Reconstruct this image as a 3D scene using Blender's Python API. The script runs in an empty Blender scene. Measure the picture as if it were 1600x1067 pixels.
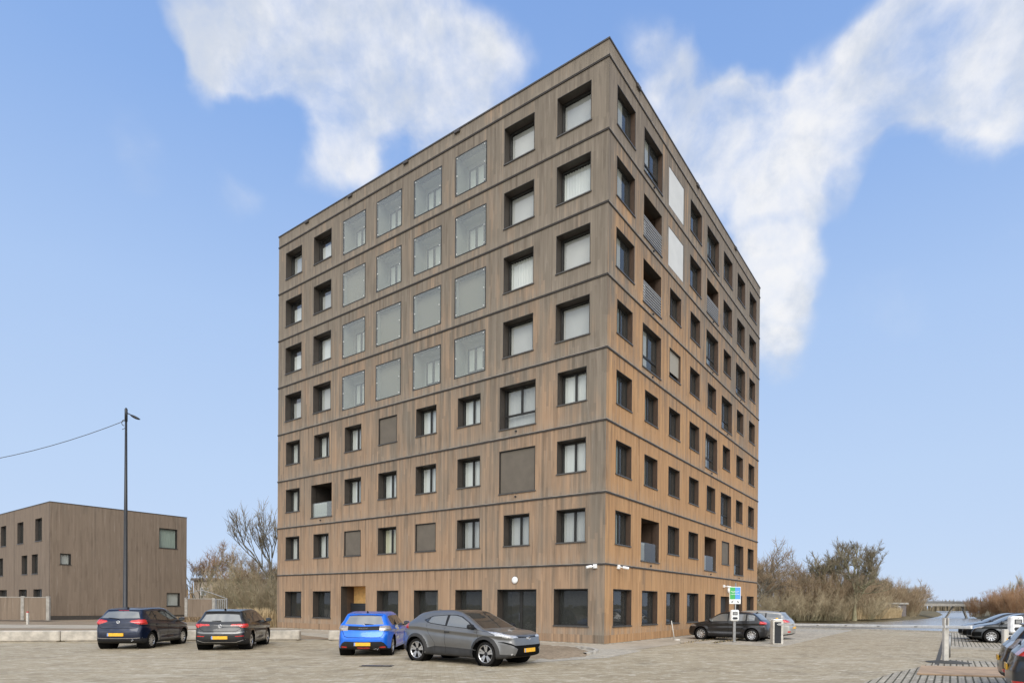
import bpy, math, random
import numpy as np
from mathutils import Vector, Matrix
R = math.radians
rnd = random.Random(7)
scene = bpy.context.scene
col = scene.collection

# ------------------------------------------------------------------ camera
cam_d = bpy.data.cameras.new('camera'); cam = bpy.data.objects.new('camera', cam_d); col.objects.link(cam)
cam_d.sensor_width = 36; cam_d.lens = 923.94/1600*36
cam_d.shift_x = (800-855.0)/1600; cam_d.shift_y = (948.68-533.5)/1600
cam_d.clip_start = .1; cam_d.clip_end = 6000
_p, _r = -0.00575236, 0.00804829
F = Vector((0, math.cos(_p), math.sin(_p))); Rt = Vector((1, 0, 0)); Up = Rt.cross(F)
R2 = Rt*math.cos(_r)+Up*math.sin(_r); U2 = Up*math.cos(_r)-Rt*math.sin(_r)
m = Matrix.Identity(4)
for i in range(3): m[i][0] = R2[i]; m[i][1] = U2[i]; m[i][2] = -F[i]
m[2][3] = 1.75
cam.matrix_world = m
scene.camera = cam
def pixdir(x, y):
    a = (x-855)/923.94; b = -(y-948.68)/923.94
    return (F + R2*a + U2*b).normalized()

# ------------------------------------------------------------------ light
scene.view_settings.view_transform = 'Standard'; scene.view_settings.look = 'None'
scene.view_settings.gamma = 1; scene.view_settings.use_curve_mapping = False
scene.view_settings.exposure = 0.15
SUN_EL, SUN_AZ = R(34), R(172)          # azimuth from +Y clockwise: behind the camera
sd = bpy.data.lights.new('sun', 'SUN'); sd.energy = 1.5; sd.angle = R(34); sd.color = (1, .95, .87)
so = bpy.data.objects.new('sun', sd); col.objects.link(so)
sv = Vector((math.sin(SUN_AZ)*math.cos(SUN_EL), math.cos(SUN_AZ)*math.cos(SUN_EL), math.sin(SUN_EL)))
so.rotation_euler = sv.to_track_quat('Z', 'Y').to_euler()

w = bpy.data.worlds.new('World'); scene.world = w; w.use_nodes = True
nt = w.node_tree; nt.nodes.clear()
class NB:
    """small node-building helper"""
    def __init__(s, nt): s.nt = nt
    def n(s, t, **kw):
        d = s.nt.nodes.new(t)
        for k, v in kw.items(): setattr(d, k, v)
        return d
    def l(s, a, b): s.nt.links.new(a, b)
    def put(s, sock, v):
        if hasattr(v, 'is_linked') or hasattr(v, 'links'): s.l(v, sock)
        else: sock.default_value = v
    def math(s, op, a, b=None, c=None, clamp=False):
        d = s.n('ShaderNodeMath', operation=op); d.use_clamp = clamp
        s.put(d.inputs[0], a)
        if b is not None: s.put(d.inputs[1], b)
        if c is not None: s.put(d.inputs[2], c)
        return d.outputs[0]
    def vmath(s, op, a, b=None):
        d = s.n('ShaderNodeVectorMath', operation=op); s.put(d.inputs[0], a)
        if b is not None: s.put(d.inputs[1], b)
        return d.outputs['Value'] if op in ('DOT_PRODUCT', 'LENGTH') else d.outputs[0]
    def noise(s, vec, scale, detail=4, rough=.5, dist=0, dim='3D'):
        d = s.n('ShaderNodeTexNoise', noise_dimensions=dim); 
        if vec is not None: s.l(vec, d.inputs['Vector'])
        d.inputs['Scale'].default_value = scale; d.inputs['Detail'].default_value = detail
        d.inputs['Roughness'].default_value = rough; d.inputs['Distortion'].default_value = dist
        return d.outputs['Fac']
    def ramp(s, f, stops, interp='LINEAR'):
        d = s.n('ShaderNodeValToRGB'); d.color_ramp.interpolation = interp
        e = d.color_ramp.elements
        while len(e) > 1: e.remove(e[0])
        e[0].position = stops[0][0]; e[0].color = stops[0][1] if len(stops[0][1]) == 4 else (*stops[0][1], 1)
        for p, c in stops[1:]:
            q = e.new(p); q.color = c if len(c) == 4 else (*c, 1)
        s.l(f, d.inputs[0]); return d.outputs[0]
    def mr(s, v, a, b, c=0, d=1, smooth=True):
        x = s.n('ShaderNodeMapRange', interpolation_type='SMOOTHSTEP' if smooth else 'LINEAR')
        s.put(x.inputs['Value'], v)
        for k, q in zip(('From Min', 'From Max', 'To Min', 'To Max'), (a, b, c, d)): x.inputs[k].default_value = q
        return x.outputs['Result']
    def mix(s, f, a, b, mode='MIX'):
        d = s.n('ShaderNodeMix', data_type='RGBA', blend_type=mode)
        s.put(d.inputs[0], f)
        for i, v in ((6, a), (7, b)):
            if isinstance(v, tuple): d.inputs[i].default_value = v if len(v) == 4 else (*v, 1)
            else: s.l(v, d.inputs[i])
        return d.outputs[2]
    def sep(s, v):
        d = s.n('ShaderNodeSeparateXYZ'); s.l(v, d.inputs[0]); return d.outputs
    def comb(s, x, y, z):
        d = s.n('ShaderNodeCombineXYZ')
        for i, v in enumerate((x, y, z)): s.put(d.inputs[i], v)
        return d.outputs[0]
nb = NB(nt)
tc = nb.n('ShaderNodeTexCoord').outputs['Generated']
sky = nb.n('ShaderNodeTexSky', sky_type='NISHITA'); sky.sun_disc = False
sky.sun_elevation = SUN_EL; sky.sun_rotation = SUN_AZ; sky.altitude = 0; sky.air_density = .9; sky.dust_density = .3; sky.ozone_density = 2.6
# cloud banks, each a direction in the sky, an angular size (deg) and a weight
BL = [(315,40,60,.9),(360,40,80,1.0),(450,60,90,1.0),(560,50,100,1.1),(660,90,90,1.1),(730,120,70,1.0),(560,200,80,.9),(530,245,60,.8),(700,200,60,.9),(640,160,70,.6),(320,110,40,.6),(425,215,60,-.3),(612,240,34,-.6),(240,40,60,-.4),
      (1010,120,60,.5),(1060,190,80,.85),(1120,260,90,1.1),(1130,200,60,.8),(1210,230,70,1.0),(1220,330,60,.9),(1230,420,60,1.0),(1210,500,55,.9),(1205,570,45,.7),(1290,150,90,1.0),(1380,130,90,1.1),(1470,110,100,1.1),(1560,90,100,1.1),(1540,180,80,.8),(1300,250,60,.5),(1600,150,80,.8),
      (985,60,40,.3),(1115,95,50,-.5),(1290,30,70,-.7),(1400,265,50,-.4),(1165,200,26,-.5),(215,225,45,.17),(1570,390,35,.14),(1400,480,50,.12),(380,290,40,.2)]
acc = None
def add(a, b): return b if a is None else nb.math('ADD', a, b)
warp = nb.n('ShaderNodeTexNoise'); nb.l(tc, warp.inputs['Vector']); warp.inputs['Scale'].default_value = 5; warp.inputs['Detail'].default_value = 5
wv = nb.n('ShaderNodeVectorMath', operation='SCALE'); nb.l(nb.vmath('SUBTRACT', warp.outputs['Color'], (.5, .5, .5)), wv.inputs[0]); wv.inputs['Scale'].default_value = .13
wd = nb.vmath('NORMALIZE', nb.vmath('ADD', tc, wv.outputs[0]))
for x, y, r, wt in BL:
    c = pixdir(x, y); e = (pixdir(x+r, y), pixdir(x, y+r))
    ca = (c.dot(e[0])+c.dot(e[1]))/2
    ang = math.acos(ca)
    d = nb.vmath('DOT_PRODUCT', wd, tuple(c))
    acc = add(acc, nb.mr(d, math.cos(ang*1.45), math.cos(ang*.25), 0, wt))
for v, a, wt in (((0, -1, .35), 75, .95), ((-.9, -.4, .3), 45, .7), ((.9, -.3, .4), 45, .8), ((0, -.2, 1), 35, .8)):  # unseen cloud cover added behind the camera for whiter light and reflections
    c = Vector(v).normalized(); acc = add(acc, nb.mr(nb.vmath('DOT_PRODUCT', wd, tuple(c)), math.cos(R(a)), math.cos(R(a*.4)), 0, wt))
acc = nb.math('MINIMUM', acc, 1.15)
n1 = nb.noise(tc, 9.0, 10, .57, .25); n2 = nb.noise(tc, 2.2, 3, .5)
den = nb.math('ADD', acc, nb.math('MULTIPLY', nb.math('MULTIPLY', nb.math('SUBTRACT', n1, .5), 3.3), nb.math('ADD', nb.math('MULTIPLY', acc, 1.6), .14, clamp=True)))
den = nb.math('ADD', den, nb.math('MULTIPLY', nb.math('SUBTRACT', n2, .5), .35))
mask = nb.math('MULTIPLY', nb.mr(den, .0, 1.75), .95)
shade = nb.noise(nb.vmath('ADD', tc, (.03, .02, -.05)), 9, 6, .6)
ccol = nb.mix(nb.mr(shade, .38, .62), (6.2, 6.6, 7.3), (8.5, 8.5, 8.6))
zz = nb.sep(tc)[2]
grad = nb.ramp(nb.math('MAXIMUM', zz, 0), [(0, (5.2, 6.3, 8.3)), (.2, (4.8, 6.2, 8.5)), (.4, (4.0, 5.6, 8.5)), (.6, (2.6, 4.3, 7.9)), (1, (1.2, 2.6, 6.4))])
skyc = nb.mix(.9, sky.outputs[0], grad)
# added bright cloud glow behind the camera, out of view, lights facades and panes
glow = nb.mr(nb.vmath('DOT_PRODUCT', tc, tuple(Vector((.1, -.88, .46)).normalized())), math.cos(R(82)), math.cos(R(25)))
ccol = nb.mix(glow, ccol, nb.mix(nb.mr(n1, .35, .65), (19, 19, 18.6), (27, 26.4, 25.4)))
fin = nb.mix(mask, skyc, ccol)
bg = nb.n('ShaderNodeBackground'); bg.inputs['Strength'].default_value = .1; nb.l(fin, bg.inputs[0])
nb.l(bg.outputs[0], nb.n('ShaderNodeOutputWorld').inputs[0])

# ------------------------------------------------------------------ materials
MATS = {}
def newmat(name):
    mt = bpy.data.materials.new(name); mt.use_nodes = True; t = mt.node_tree
    b = t.nodes['Principled BSDF']; MATS[name] = mt
    return mt, NB(t), b
def simple(name, c, rough=.6, metal=0, spec=.5, var=.12, vs=6, coat=0, bump=0, bs=60):
    mt, q, b = newmat(name)
    o = q.n('ShaderNodeTexCoord').outputs['Object']
    f = q.noise(o, vs, 5, .6)
    lo = tuple(x*(1-var) for x in c); hi = tuple(min(1, x*(1+var)) for x in c)
    q.l(q.mix(q.mr(f, .3, .7), lo, hi), b.inputs['Base Color'])
    b.inputs['Roughness'].default_value = rough; b.inputs['Metallic'].default_value = metal
    b.inputs['Specular IOR Level'].default_value = spec
    if coat: b.inputs['Coat Weight'].default_value = coat; b.inputs['Coat Roughness'].default_value = .06
    if bump:
        bp = q.n('ShaderNodeBump'); bp.inputs['Strength'].default_value = bump; bp.inputs['Distance'].default_value = .01
        q.l(q.noise(o, bs, 4), bp.inputs['Height']); q.l(bp.outputs[0], b.inputs['Normal'])
    return mt
def paint(name, c, metal=.3, rough=.35):
    mt = simple(name, c, rough, metal, .5, .05, 3, coat=.7); return mt

def wood(name, greylo, greyhi, orlo, orhi, side):
    """weathered vertical boards; u runs along the facade (x+y in building space)"""
    mt, q, b = newmat(name)
    o = q.n('ShaderNodeTexCoord').outputs['Object']; x, y, z = q.sep(o)
    u = q.math('ADD', x, q.math('MULTIPLY', y, 1.0))
    bd = q.math('FLOOR', q.math('DIVIDE', u, .125))
    fl = q.math('FLOOR', q.math('DIVIDE', q.math('SUBTRACT', z, 3.52), 3.1))
    if side == 2: fl = 0.0
    wn = q.n('ShaderNodeTexWhiteNoise', noise_dimensions='2D'); q.l(q.comb(bd, fl, 0), wn.inputs['Vector'])
    # broken board lengths
    seg = q.math('FLOOR', q.math('ADD', q.math('DIVIDE', z, 2.3), q.math('MULTIPLY', wn.outputs['Value'], 9)))
    wn2 = q.n('ShaderNodeTexWhiteNoise', noise_dimensions='3D'); q.l(q.comb(bd, seg, 3), wn2.inputs['Vector'])
    var = q.math('ADD', q.math('MULTIPLY', wn.outputs['Value'], .45), q.math('MULTIPLY', wn2.outputs['Value'], .55))
    grain = q.noise(q.comb(q.math('MULTIPLY', u, 26), q.math('MULTIPLY', z, .9), bd), 1, 6, .65)
    streak = q.noise(q.comb(q.math('MULTIPLY', u, 2.2), q.math('MULTIPLY', z, .22), side*7.), 1, 5, .6)
    patch = q.noise(q.comb(q.math('MULTIPLY', u, .22), q.math('MULTIPLY', z, .16), side*3.+1), 1, 4, .55)
    # height inside the storey: rain washed upper edge, darker brown below window rows
    zf = q.math('FRACT', q.math('DIVIDE', q.math('SUBTRACT', z, 3.52), 3.1))
    if side == 0:
        k = q.mr(z, 2, 21, .95, -.15, False); edge = q.mr(u, 0, 2.6, .65, 0)
        k = q.math('SUBTRACT', k, edge)
    else:
        k = q.mr(z, 8, 24, 1.25, -.15, False); k = q.math('SUBTRACT', k, q.mr(u, 0, 1.0, .35, 0)); k = q.math('SUBTRACT', k, q.mr(u, 8, 22, 0, .22))
    k = q.math('ADD', k, q.math('MULTIPLY', q.math('SUBTRACT', streak, .5), 1.9))
    k = q.math('ADD', k, q.math('MULTIPLY', q.math('SUBTRACT', patch, .5), 1.7))
    k = q.math('ADD', k, q.math('MULTIPLY', q.math('SUBTRACT', var, .5), .5))
    if side < 2: k = q.math('SUBTRACT', k, q.mr(zf, 0, .10, .25, 0))
    else: fl = 0.0
    k = q.math('ADD', k, 0, clamp=True)
    lum = q.math('ADD', q.math('MULTIPLY', var, .5), q.math('MULTIPLY', grain, .7), clamp=True)
    g = q.mix(lum, greylo, greyhi); og = q.mix(lum, orlo, orhi)
    c = q.mix(k, g, og)
    dark = q.noise(q.comb(q.math('MULTIPLY', u, 5), q.math('MULTIPLY', z, .35), 9.), 1, 5, .6)
    c = q.mix(q.mr(dark, .50, .76, 0, .45), c, (.06, .044, .032))
    pale = q.noise(q.comb(q.math('MULTIPLY', u, 7), q.math('MULTIPLY', z, .5), 4.), 1, 4, .6)
    c = q.mix(q.math('MULTIPLY', q.mr(pale, .58, .75, 0, .5), 1), c, (.34, .29, .235))
    # run-off stains hanging below each storey band, and bleached feet of the boards above it
    run = q.noise(q.comb(q.math('MULTIPLY', u, 3.3), fl, 2.), 1, 4, .7)
    if side < 2:
        c = q.mix(q.math('MULTIPLY', q.mr(zf, .60, 1.0, 0, 1), q.mr(run, .45, .70, 0, .55)), c, (.075, .055, .04))
        c = q.mix(q.math('MULTIPLY', q.mr(zf, .0, .22, 1, 0), q.mr(run, .35, .60, .55, 0)), c, (.33, .285, .23))
    gr = q.math('FRACT', q.math('DIVIDE', u, .125))
    gm = q.math('MULTIPLY', q.mr(gr, 0, .06, 1, 0), 1)
    c = q.mix(q.math('MULTIPLY', gm, .55), c, (.03, .024, .02))
    q.l(c, b.inputs['Base Color']); b.inputs['Roughness'].default_value = .78; b.inputs['Specular IOR Level'].default_value = .25
    bp = q.n('ShaderNodeBump'); bp.inputs['Strength'].default_value = .5; bp.inputs['Distance'].default_value = .006
    q.l(q.math('SUBTRACT', grain, q.math('MULTIPLY', gm, 2)), bp.inputs['Height']); q.l(bp.outputs[0], b.inputs['Normal'])
    return mt
WL = wood('weathered_wood_grey', (.128, .107, .082), (.275, .230, .178), (.225, .142, .085), (.44, .298, .19), 0)
WR = wood('weathered_wood_orange', (.125, .103, .080), (.26, .215, .165), (.28, .148, .068), (.52, .315, .158), 1)
WH = wood('weathered_wood_house', (.135, .112, .088), (.235, .197, .155), (.155, .118, .086), (.26, .20, .148), 2)
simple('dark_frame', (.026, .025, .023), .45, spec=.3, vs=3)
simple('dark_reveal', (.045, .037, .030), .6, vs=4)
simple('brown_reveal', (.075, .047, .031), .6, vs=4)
simple('slat_metal', (.26, .25, .23), .45, .2)
simple('sill_metal', (.10, .094, .085), .4, .4)
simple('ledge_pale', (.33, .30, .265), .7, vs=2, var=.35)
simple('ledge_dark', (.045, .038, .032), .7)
simple('screen_fabric', (.135, .115, .09), .85, vs=2, var=.08)
simple('screen_beige', (.30, .275, .23), .85, var=.02, vs=1)
simple('panel_white', (.58, .575, .54), .5, vs=1, var=.05)
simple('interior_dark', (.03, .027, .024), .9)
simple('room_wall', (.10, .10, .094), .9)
simple('loggia_wall', (.40, .40, .37), .9, vs=1, var=.08)
simple('concrete_pale', (.46, .42, .355), .9, vs=3, var=.22, bump=.5)
simple('concrete_grey', (.33, .31, .275), .9, vs=4, var=.2, bump=.3)
simple('coping', (.06, .052, .045), .5)
simple('white_metal', (.72, .72, .70), .4)
simple('offwhite_metal', (.55, .52, .46), .5)
simple('lamp_white', (.85, .85, .83), .3)
simple('black_metal', (.018, .02, .024), .4)
simple('grey_metal', (.30, .30, .295), .4, .6)
simple('amber_lit_wall', (.66, .38, .13), .8)  # orange porch wall with the amber lamp glow put into its colour
simple('green_sign', (.05, .40, .10), .4, var=.03); simple('blue_sign', (.10, .33, .75), .4, var=.03)
simple('yellow', (.85, .45, .03), .4, var=.12, vs=18); simple('plate_blue', (.25, .35, .62), .4)
simple('tyre', (.018, .017, .016), .85, spec=.15, bump=.3)
simple('rim_silver', (.55, .55, .55), .28, .8); simple('rim_dark', (.03, .03, .032), .3, .3)
simple('black_plastic', (.020, .020, .021), .55, spec=.2); simple('grey_plastic', (.040, .039, .038), .6, spec=.2)
simple('seam', (.005, .005, .005), .8, spec=.1)
simple('chrome', (.75, .75, .75), .12, 1.0)
simple('light_red', (.55, .02, .015), .12, coat=1, var=.25, vs=20); simple('light_clear', (.50, .50, .50), .08, .3, coat=1, var=.3, vs=25)
simple('light_smoke', (.30, .27, .25), .12, .2, coat=1, var=.3, vs=25)
simple('rubber', (.07, .066, .058), .9)
simple('plywood', (.42, .29, .18), .8, vs=2, var=.18)
simple('red_rose', (.5, .05, .05), .6)
simple('brick_far', (.30, .25, .20), .9); simple('roof_far', (.16, .14, .13), .9)
paint('paint_blue', (.004, .15, .74), .25, .3); paint('paint_navy', (.004, .010, .032), .4); paint('paint_black', (.008, .008, .009), .1)
paint('paint_graphite', (.020, .021, .022), .35); paint('paint_grey', (.17, .17, .168), .5, .32); paint('paint_taupe', (.42, .41, .38), .5); paint('paint_slate', (.035, .04, .045), .5); paint('roof_black', (.015, .014, .013), .1, .3)
def carglass(name, c, r=.03):
    mt, q, b = newmat(name)
    b.inputs['Base Color'].default_value = (*c, 1); b.inputs['Roughness'].default_value = r; b.inputs['IOR'].default_value = 2.0
    b.inputs['Specular IOR Level'].default_value = .6
carglass('car_glass', (.020, .022, .022)); carglass('car_glass_pale', (.16, .165, .16), .08)  # pale copy has the reflected sky put into its base colour
def paneglass(name, tint, haze, gl):
    mt = bpy.data.materials.new(name); mt.use_nodes = True; t = mt.node_tree; t.nodes.clear(); q = NB(t); MATS[name] = mt
    tr = q.n('ShaderNodeBsdfTransparent'); tr.inputs[0].default_value = (*tint, 1)
    df = q.n('ShaderNodeBsdfDiffuse'); df.inputs[0].default_value = (.5, .53, .50, 1)
    g = q.n('ShaderNodeBsdfGlossy'); g.inputs['Roughness'].default_value = .015
    o = q.n('ShaderNodeTexCoord').outputs['Object']
    bp = q.n('ShaderNodeBump'); bp.inputs['Strength'].default_value = .12; bp.inputs['Distance'].default_value = .02
    q.l(q.noise(o, 1.3, 2), bp.inputs['Height']); q.l(bp.outputs[0], g.inputs['Normal'])
    m1 = q.n('ShaderNodeMixShader'); m1.inputs[0].default_value = haze; q.l(tr.outputs[0], m1.inputs[1]); q.l(df.outputs[0], m1.inputs[2])
    lw = q.n('ShaderNodeLayerWeight'); lw.inputs['Blend'].default_value = .5
    fr = q.math('ADD', .05, q.math('MULTIPLY', q.math('POWER', lw.outputs['Facing'], 3.5), .9))
    m2 = q.n('ShaderNodeMixShader'); q.l(q.math('MULTIPLY', fr, gl, clamp=True), m2.inputs[0]); q.l(m1.outputs[0], m2.inputs[1]); q.l(g.outputs[0], m2.inputs[2])
    q.l(m2.outputs[0], q.n('ShaderNodeOutputMaterial').inputs[0])
paneglass('pane', (.9, .92, .9), .03, 1.9); paneglass('pane_dark', (.6, .6, .56), .06, .85); paneglass('loggia_glass', (.82, .86, .81), .32, 1.0)
def curtain(name, c, fold=28):
    mt, q, b = newmat(name)
    o = q.n('ShaderNodeTexCoord').outputs['Object']; x, y, z = q.sep(o)
    f = q.noise(q.comb(q.math('MULTIPLY', q.math('ADD', x, y), fold), q.math('MULTIPLY', z, .3), 0.), 1, 2)
    q.l(q.mix(f, tuple(v*.82 for v in c), c), b.inputs['Base Color']); b.inputs['Roughness'].default_value = .9
    bp = q.n('ShaderNodeBump'); bp.inputs['Strength'].default_value = .3; bp.inputs['Distance'].default_value = .012; q.l(f, bp.inputs['Height']); q.l(bp.outputs[0], b.inputs['Normal'])
curtain('curtain_white', (.86, .87, .84), 14); curtain('curtain_grey', (.62, .62, .60), 8); curtain('curtain_cream', (.78, .74, .55), 16); curtain('blind', (.66, .65, .63), .5); curtain('curtain_green', (.40, .47, .42), 12)

def pavers(name, c1, c2, mortar, rot=0, grooves=False):
    mt, q, b = newmat(name)
    o = q.n('ShaderNodeTexCoord').outputs['Object']
    mp = q.n('ShaderNodeMapping'); mp.inputs['Rotation'].default_value = (0, 0, rot); q.l(o, mp.inputs[0]); v = mp.outputs[0]
    big = q.noise(o, .09, 4, .6); mid = q.noise(o, .8, 5, .65)
    st = q.n('ShaderNodeMapping'); st.inputs['Scale'].default_value = (.35, 1.6, 1); q.l(v, st.inputs[0])
    streak = q.noise(st.outputs[0], 1.0, 6, .65)
    br = q.n('ShaderNodeTexBrick'); q.l(v, br.inputs['Vector']); br.inputs['Scale'].default_value = 1
    br.inputs['Brick Width'].default_value = .21; br.inputs['Row Height'].default_value = .105; br.inputs['Mortar Size'].default_value = .006; br.inputs['Mortar Smooth'].default_value = .3
    br.inputs['Color1'].default_value = (*c1, 1); br.inputs['Color2'].default_value = (*c2, 1); br.inputs['Mortar'].default_value = (*mortar, 1); br.inputs['Bias'].default_value = -.1
    wn = q.noise(v, 5.5, 3, .7)
    c = br.outputs['Color']
    c = q.mix(.35, c, q.mix(q.mr(wn, .35, .65), c1, c2))
    c = q.mix(q.mr(big, .35, .65, 0, .40), c, tuple(x*.80 for x in c1), 'MIX')
    c = q.mix(q.mr(streak, .50, .66, 0, .6), c, (.52, .455, .34))
    c = q.mix(q.mr(mid, .50, .68, 0, .6), c, tuple(x*.60 for x in c1))
    dn = q.n('ShaderNodeMapping'); dn.inputs['Scale'].default_value = (1.1, 2.6, 1); q.l(v, dn.inputs[0])
    dash = q.noise(dn.outputs[0], 2.2, 3, .7)
    c = q.mix(q.mr(dash, .55, .62, 0, .75), c, (.60, .54, .42)); c = q.mix(q.mr(dash, .40, .33, 0, .5), c, (.22, .18, .125))
    h = br.outputs['Fac']
    if grooves:
        x, y, z = q.sep(v)
        g = q.math('FRACT', q.math('DIVIDE', y, .155)); gm = q.math('MULTIPLY', q.mr(g, 0, .06, 0, 1), q.mr(g, .22, .30, 1, 0))
        lx = q.math('FRACT', q.math('DIVIDE', x, .62)); gm = q.math('MULTIPLY', gm, q.mr(lx, .03, .06, 0, 1))
        wet = q.noise(o, 14, 3)
        c = q.mix(gm, c, q.mix(wet, (.055, .045, .032), (.12, .11, .06))); h = q.math('ADD', h, q.math('MULTIPLY', gm, 3))
    q.l(c, b.inputs['Base Color']); b.inputs['Roughness'].default_value = .82; b.inputs['Specular IOR Level'].default_value = .3
    bp = q.n('ShaderNodeBump'); bp.inputs['Strength'].default_value = .6; bp.inputs['Distance'].default_value = .008; bp.invert = True
    q.l(q.math('ADD', h, q.math('MULTIPLY', q.noise(o, 40, 4), .5)), bp.inputs['Height']); q.l(bp.outputs[0], b.inputs['Normal'])
BROT = math.atan2(math.cos(.600252), math.sin(.600252))
pavers('paving', (.37, .30, .195), (.50, .418, .285), (.15, .12, .085), -BROT+R(45))
pavers('paving_pale', (.42, .375, .30), (.52, .47, .385), (.24, .21, .165), -BROT)
pavers('paving_grooved', (.38, .335, .26), (.46, .41, .325), (.22, .19, .145), -BROT, True)
def soil(name, a, bb, s=9, st=.9):
    mt, q, b = newmat(name)
    o = q.n('ShaderNodeTexCoord').outputs['Object']
    f = q.noise(o, s, 8, .7); g = q.noise(o, .6, 4)
    c = q.mix(q.mr(f, .3, .7), a, bb); c = q.mix(q.mr(g, .45, .7, 0, .5), c, tuple(x*.7 for x in a))
    q.l(c, b.inputs['Base Color']); b.inputs['Roughness'].default_value = .95; b.inputs['Specular IOR Level'].default_value = .1
    bp = q.n('ShaderNodeBump'); bp.inputs['Strength'].default_value = st; bp.inputs['Distance'].default_value = .04; q.l(f, bp.inputs['Height']); q.l(bp.outputs[0], b.inputs['Normal'])
soil('soil', (.24, .18, .12), (.38, .30, .21)); soil('sand', (.40, .34, .26), (.50, .44, .35), 5, .4); soil('turf', (.13, .115, .06), (.24, .20, .11), 3)
soil('bank_earth', (.12, .10, .06), (.22, .18, .11), 2)
mt, q, b = newmat('water'); b.inputs['Base Color'].default_value = (.30, .29, .265, 1); b.inputs['Roughness'].default_value = .25; b.inputs['Specular IOR Level'].default_value = .8
o = q.n('ShaderNodeTexCoord').outputs['Object']; bp = q.n('ShaderNodeBump'); bp.inputs['Strength'].default_value = .5; bp.inputs['Distance'].default_value = .05
q.l(q.noise(o, 1.6, 5, .6), bp.inputs['Height']); q.l(bp.outputs[0], b.inputs['Normal'])
def bark(name, c, c2, s=3):
    mt, q, b = newmat(name)
    o = q.n('ShaderNodeTexCoord').outputs['Object']
    q.l(q.mix(q.mr(q.noise(o, s, 5, .7), .35, .65), c, c2), b.inputs['Base Color']); b.inputs['Roughness'].default_value = .9; b.inputs['Specular IOR Level'].default_value = .1
bark('bark_grey', (.13, .115, .09), (.22, .20, .15)); bark('twig_brown', (.22, .155, .095), (.38, .28, .175), .5); bark('twig_tan', (.32, .255, .16), (.47, .385, .255), .5)
bark('twig_dark', (.14, .115, .078), (.25, .205, .14), .5); bark('twig_rust', (.30, .17, .09), (.42, .26, .15), .5); bark('reed', (.40, .30, .17), (.55, .43, .26), .8); bark('bark_green', (.22, .20, .12), (.33, .30, .19), 2); bark('leaf_dark', (.045, .05, .03), (.09, .095, .05), 2)

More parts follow.
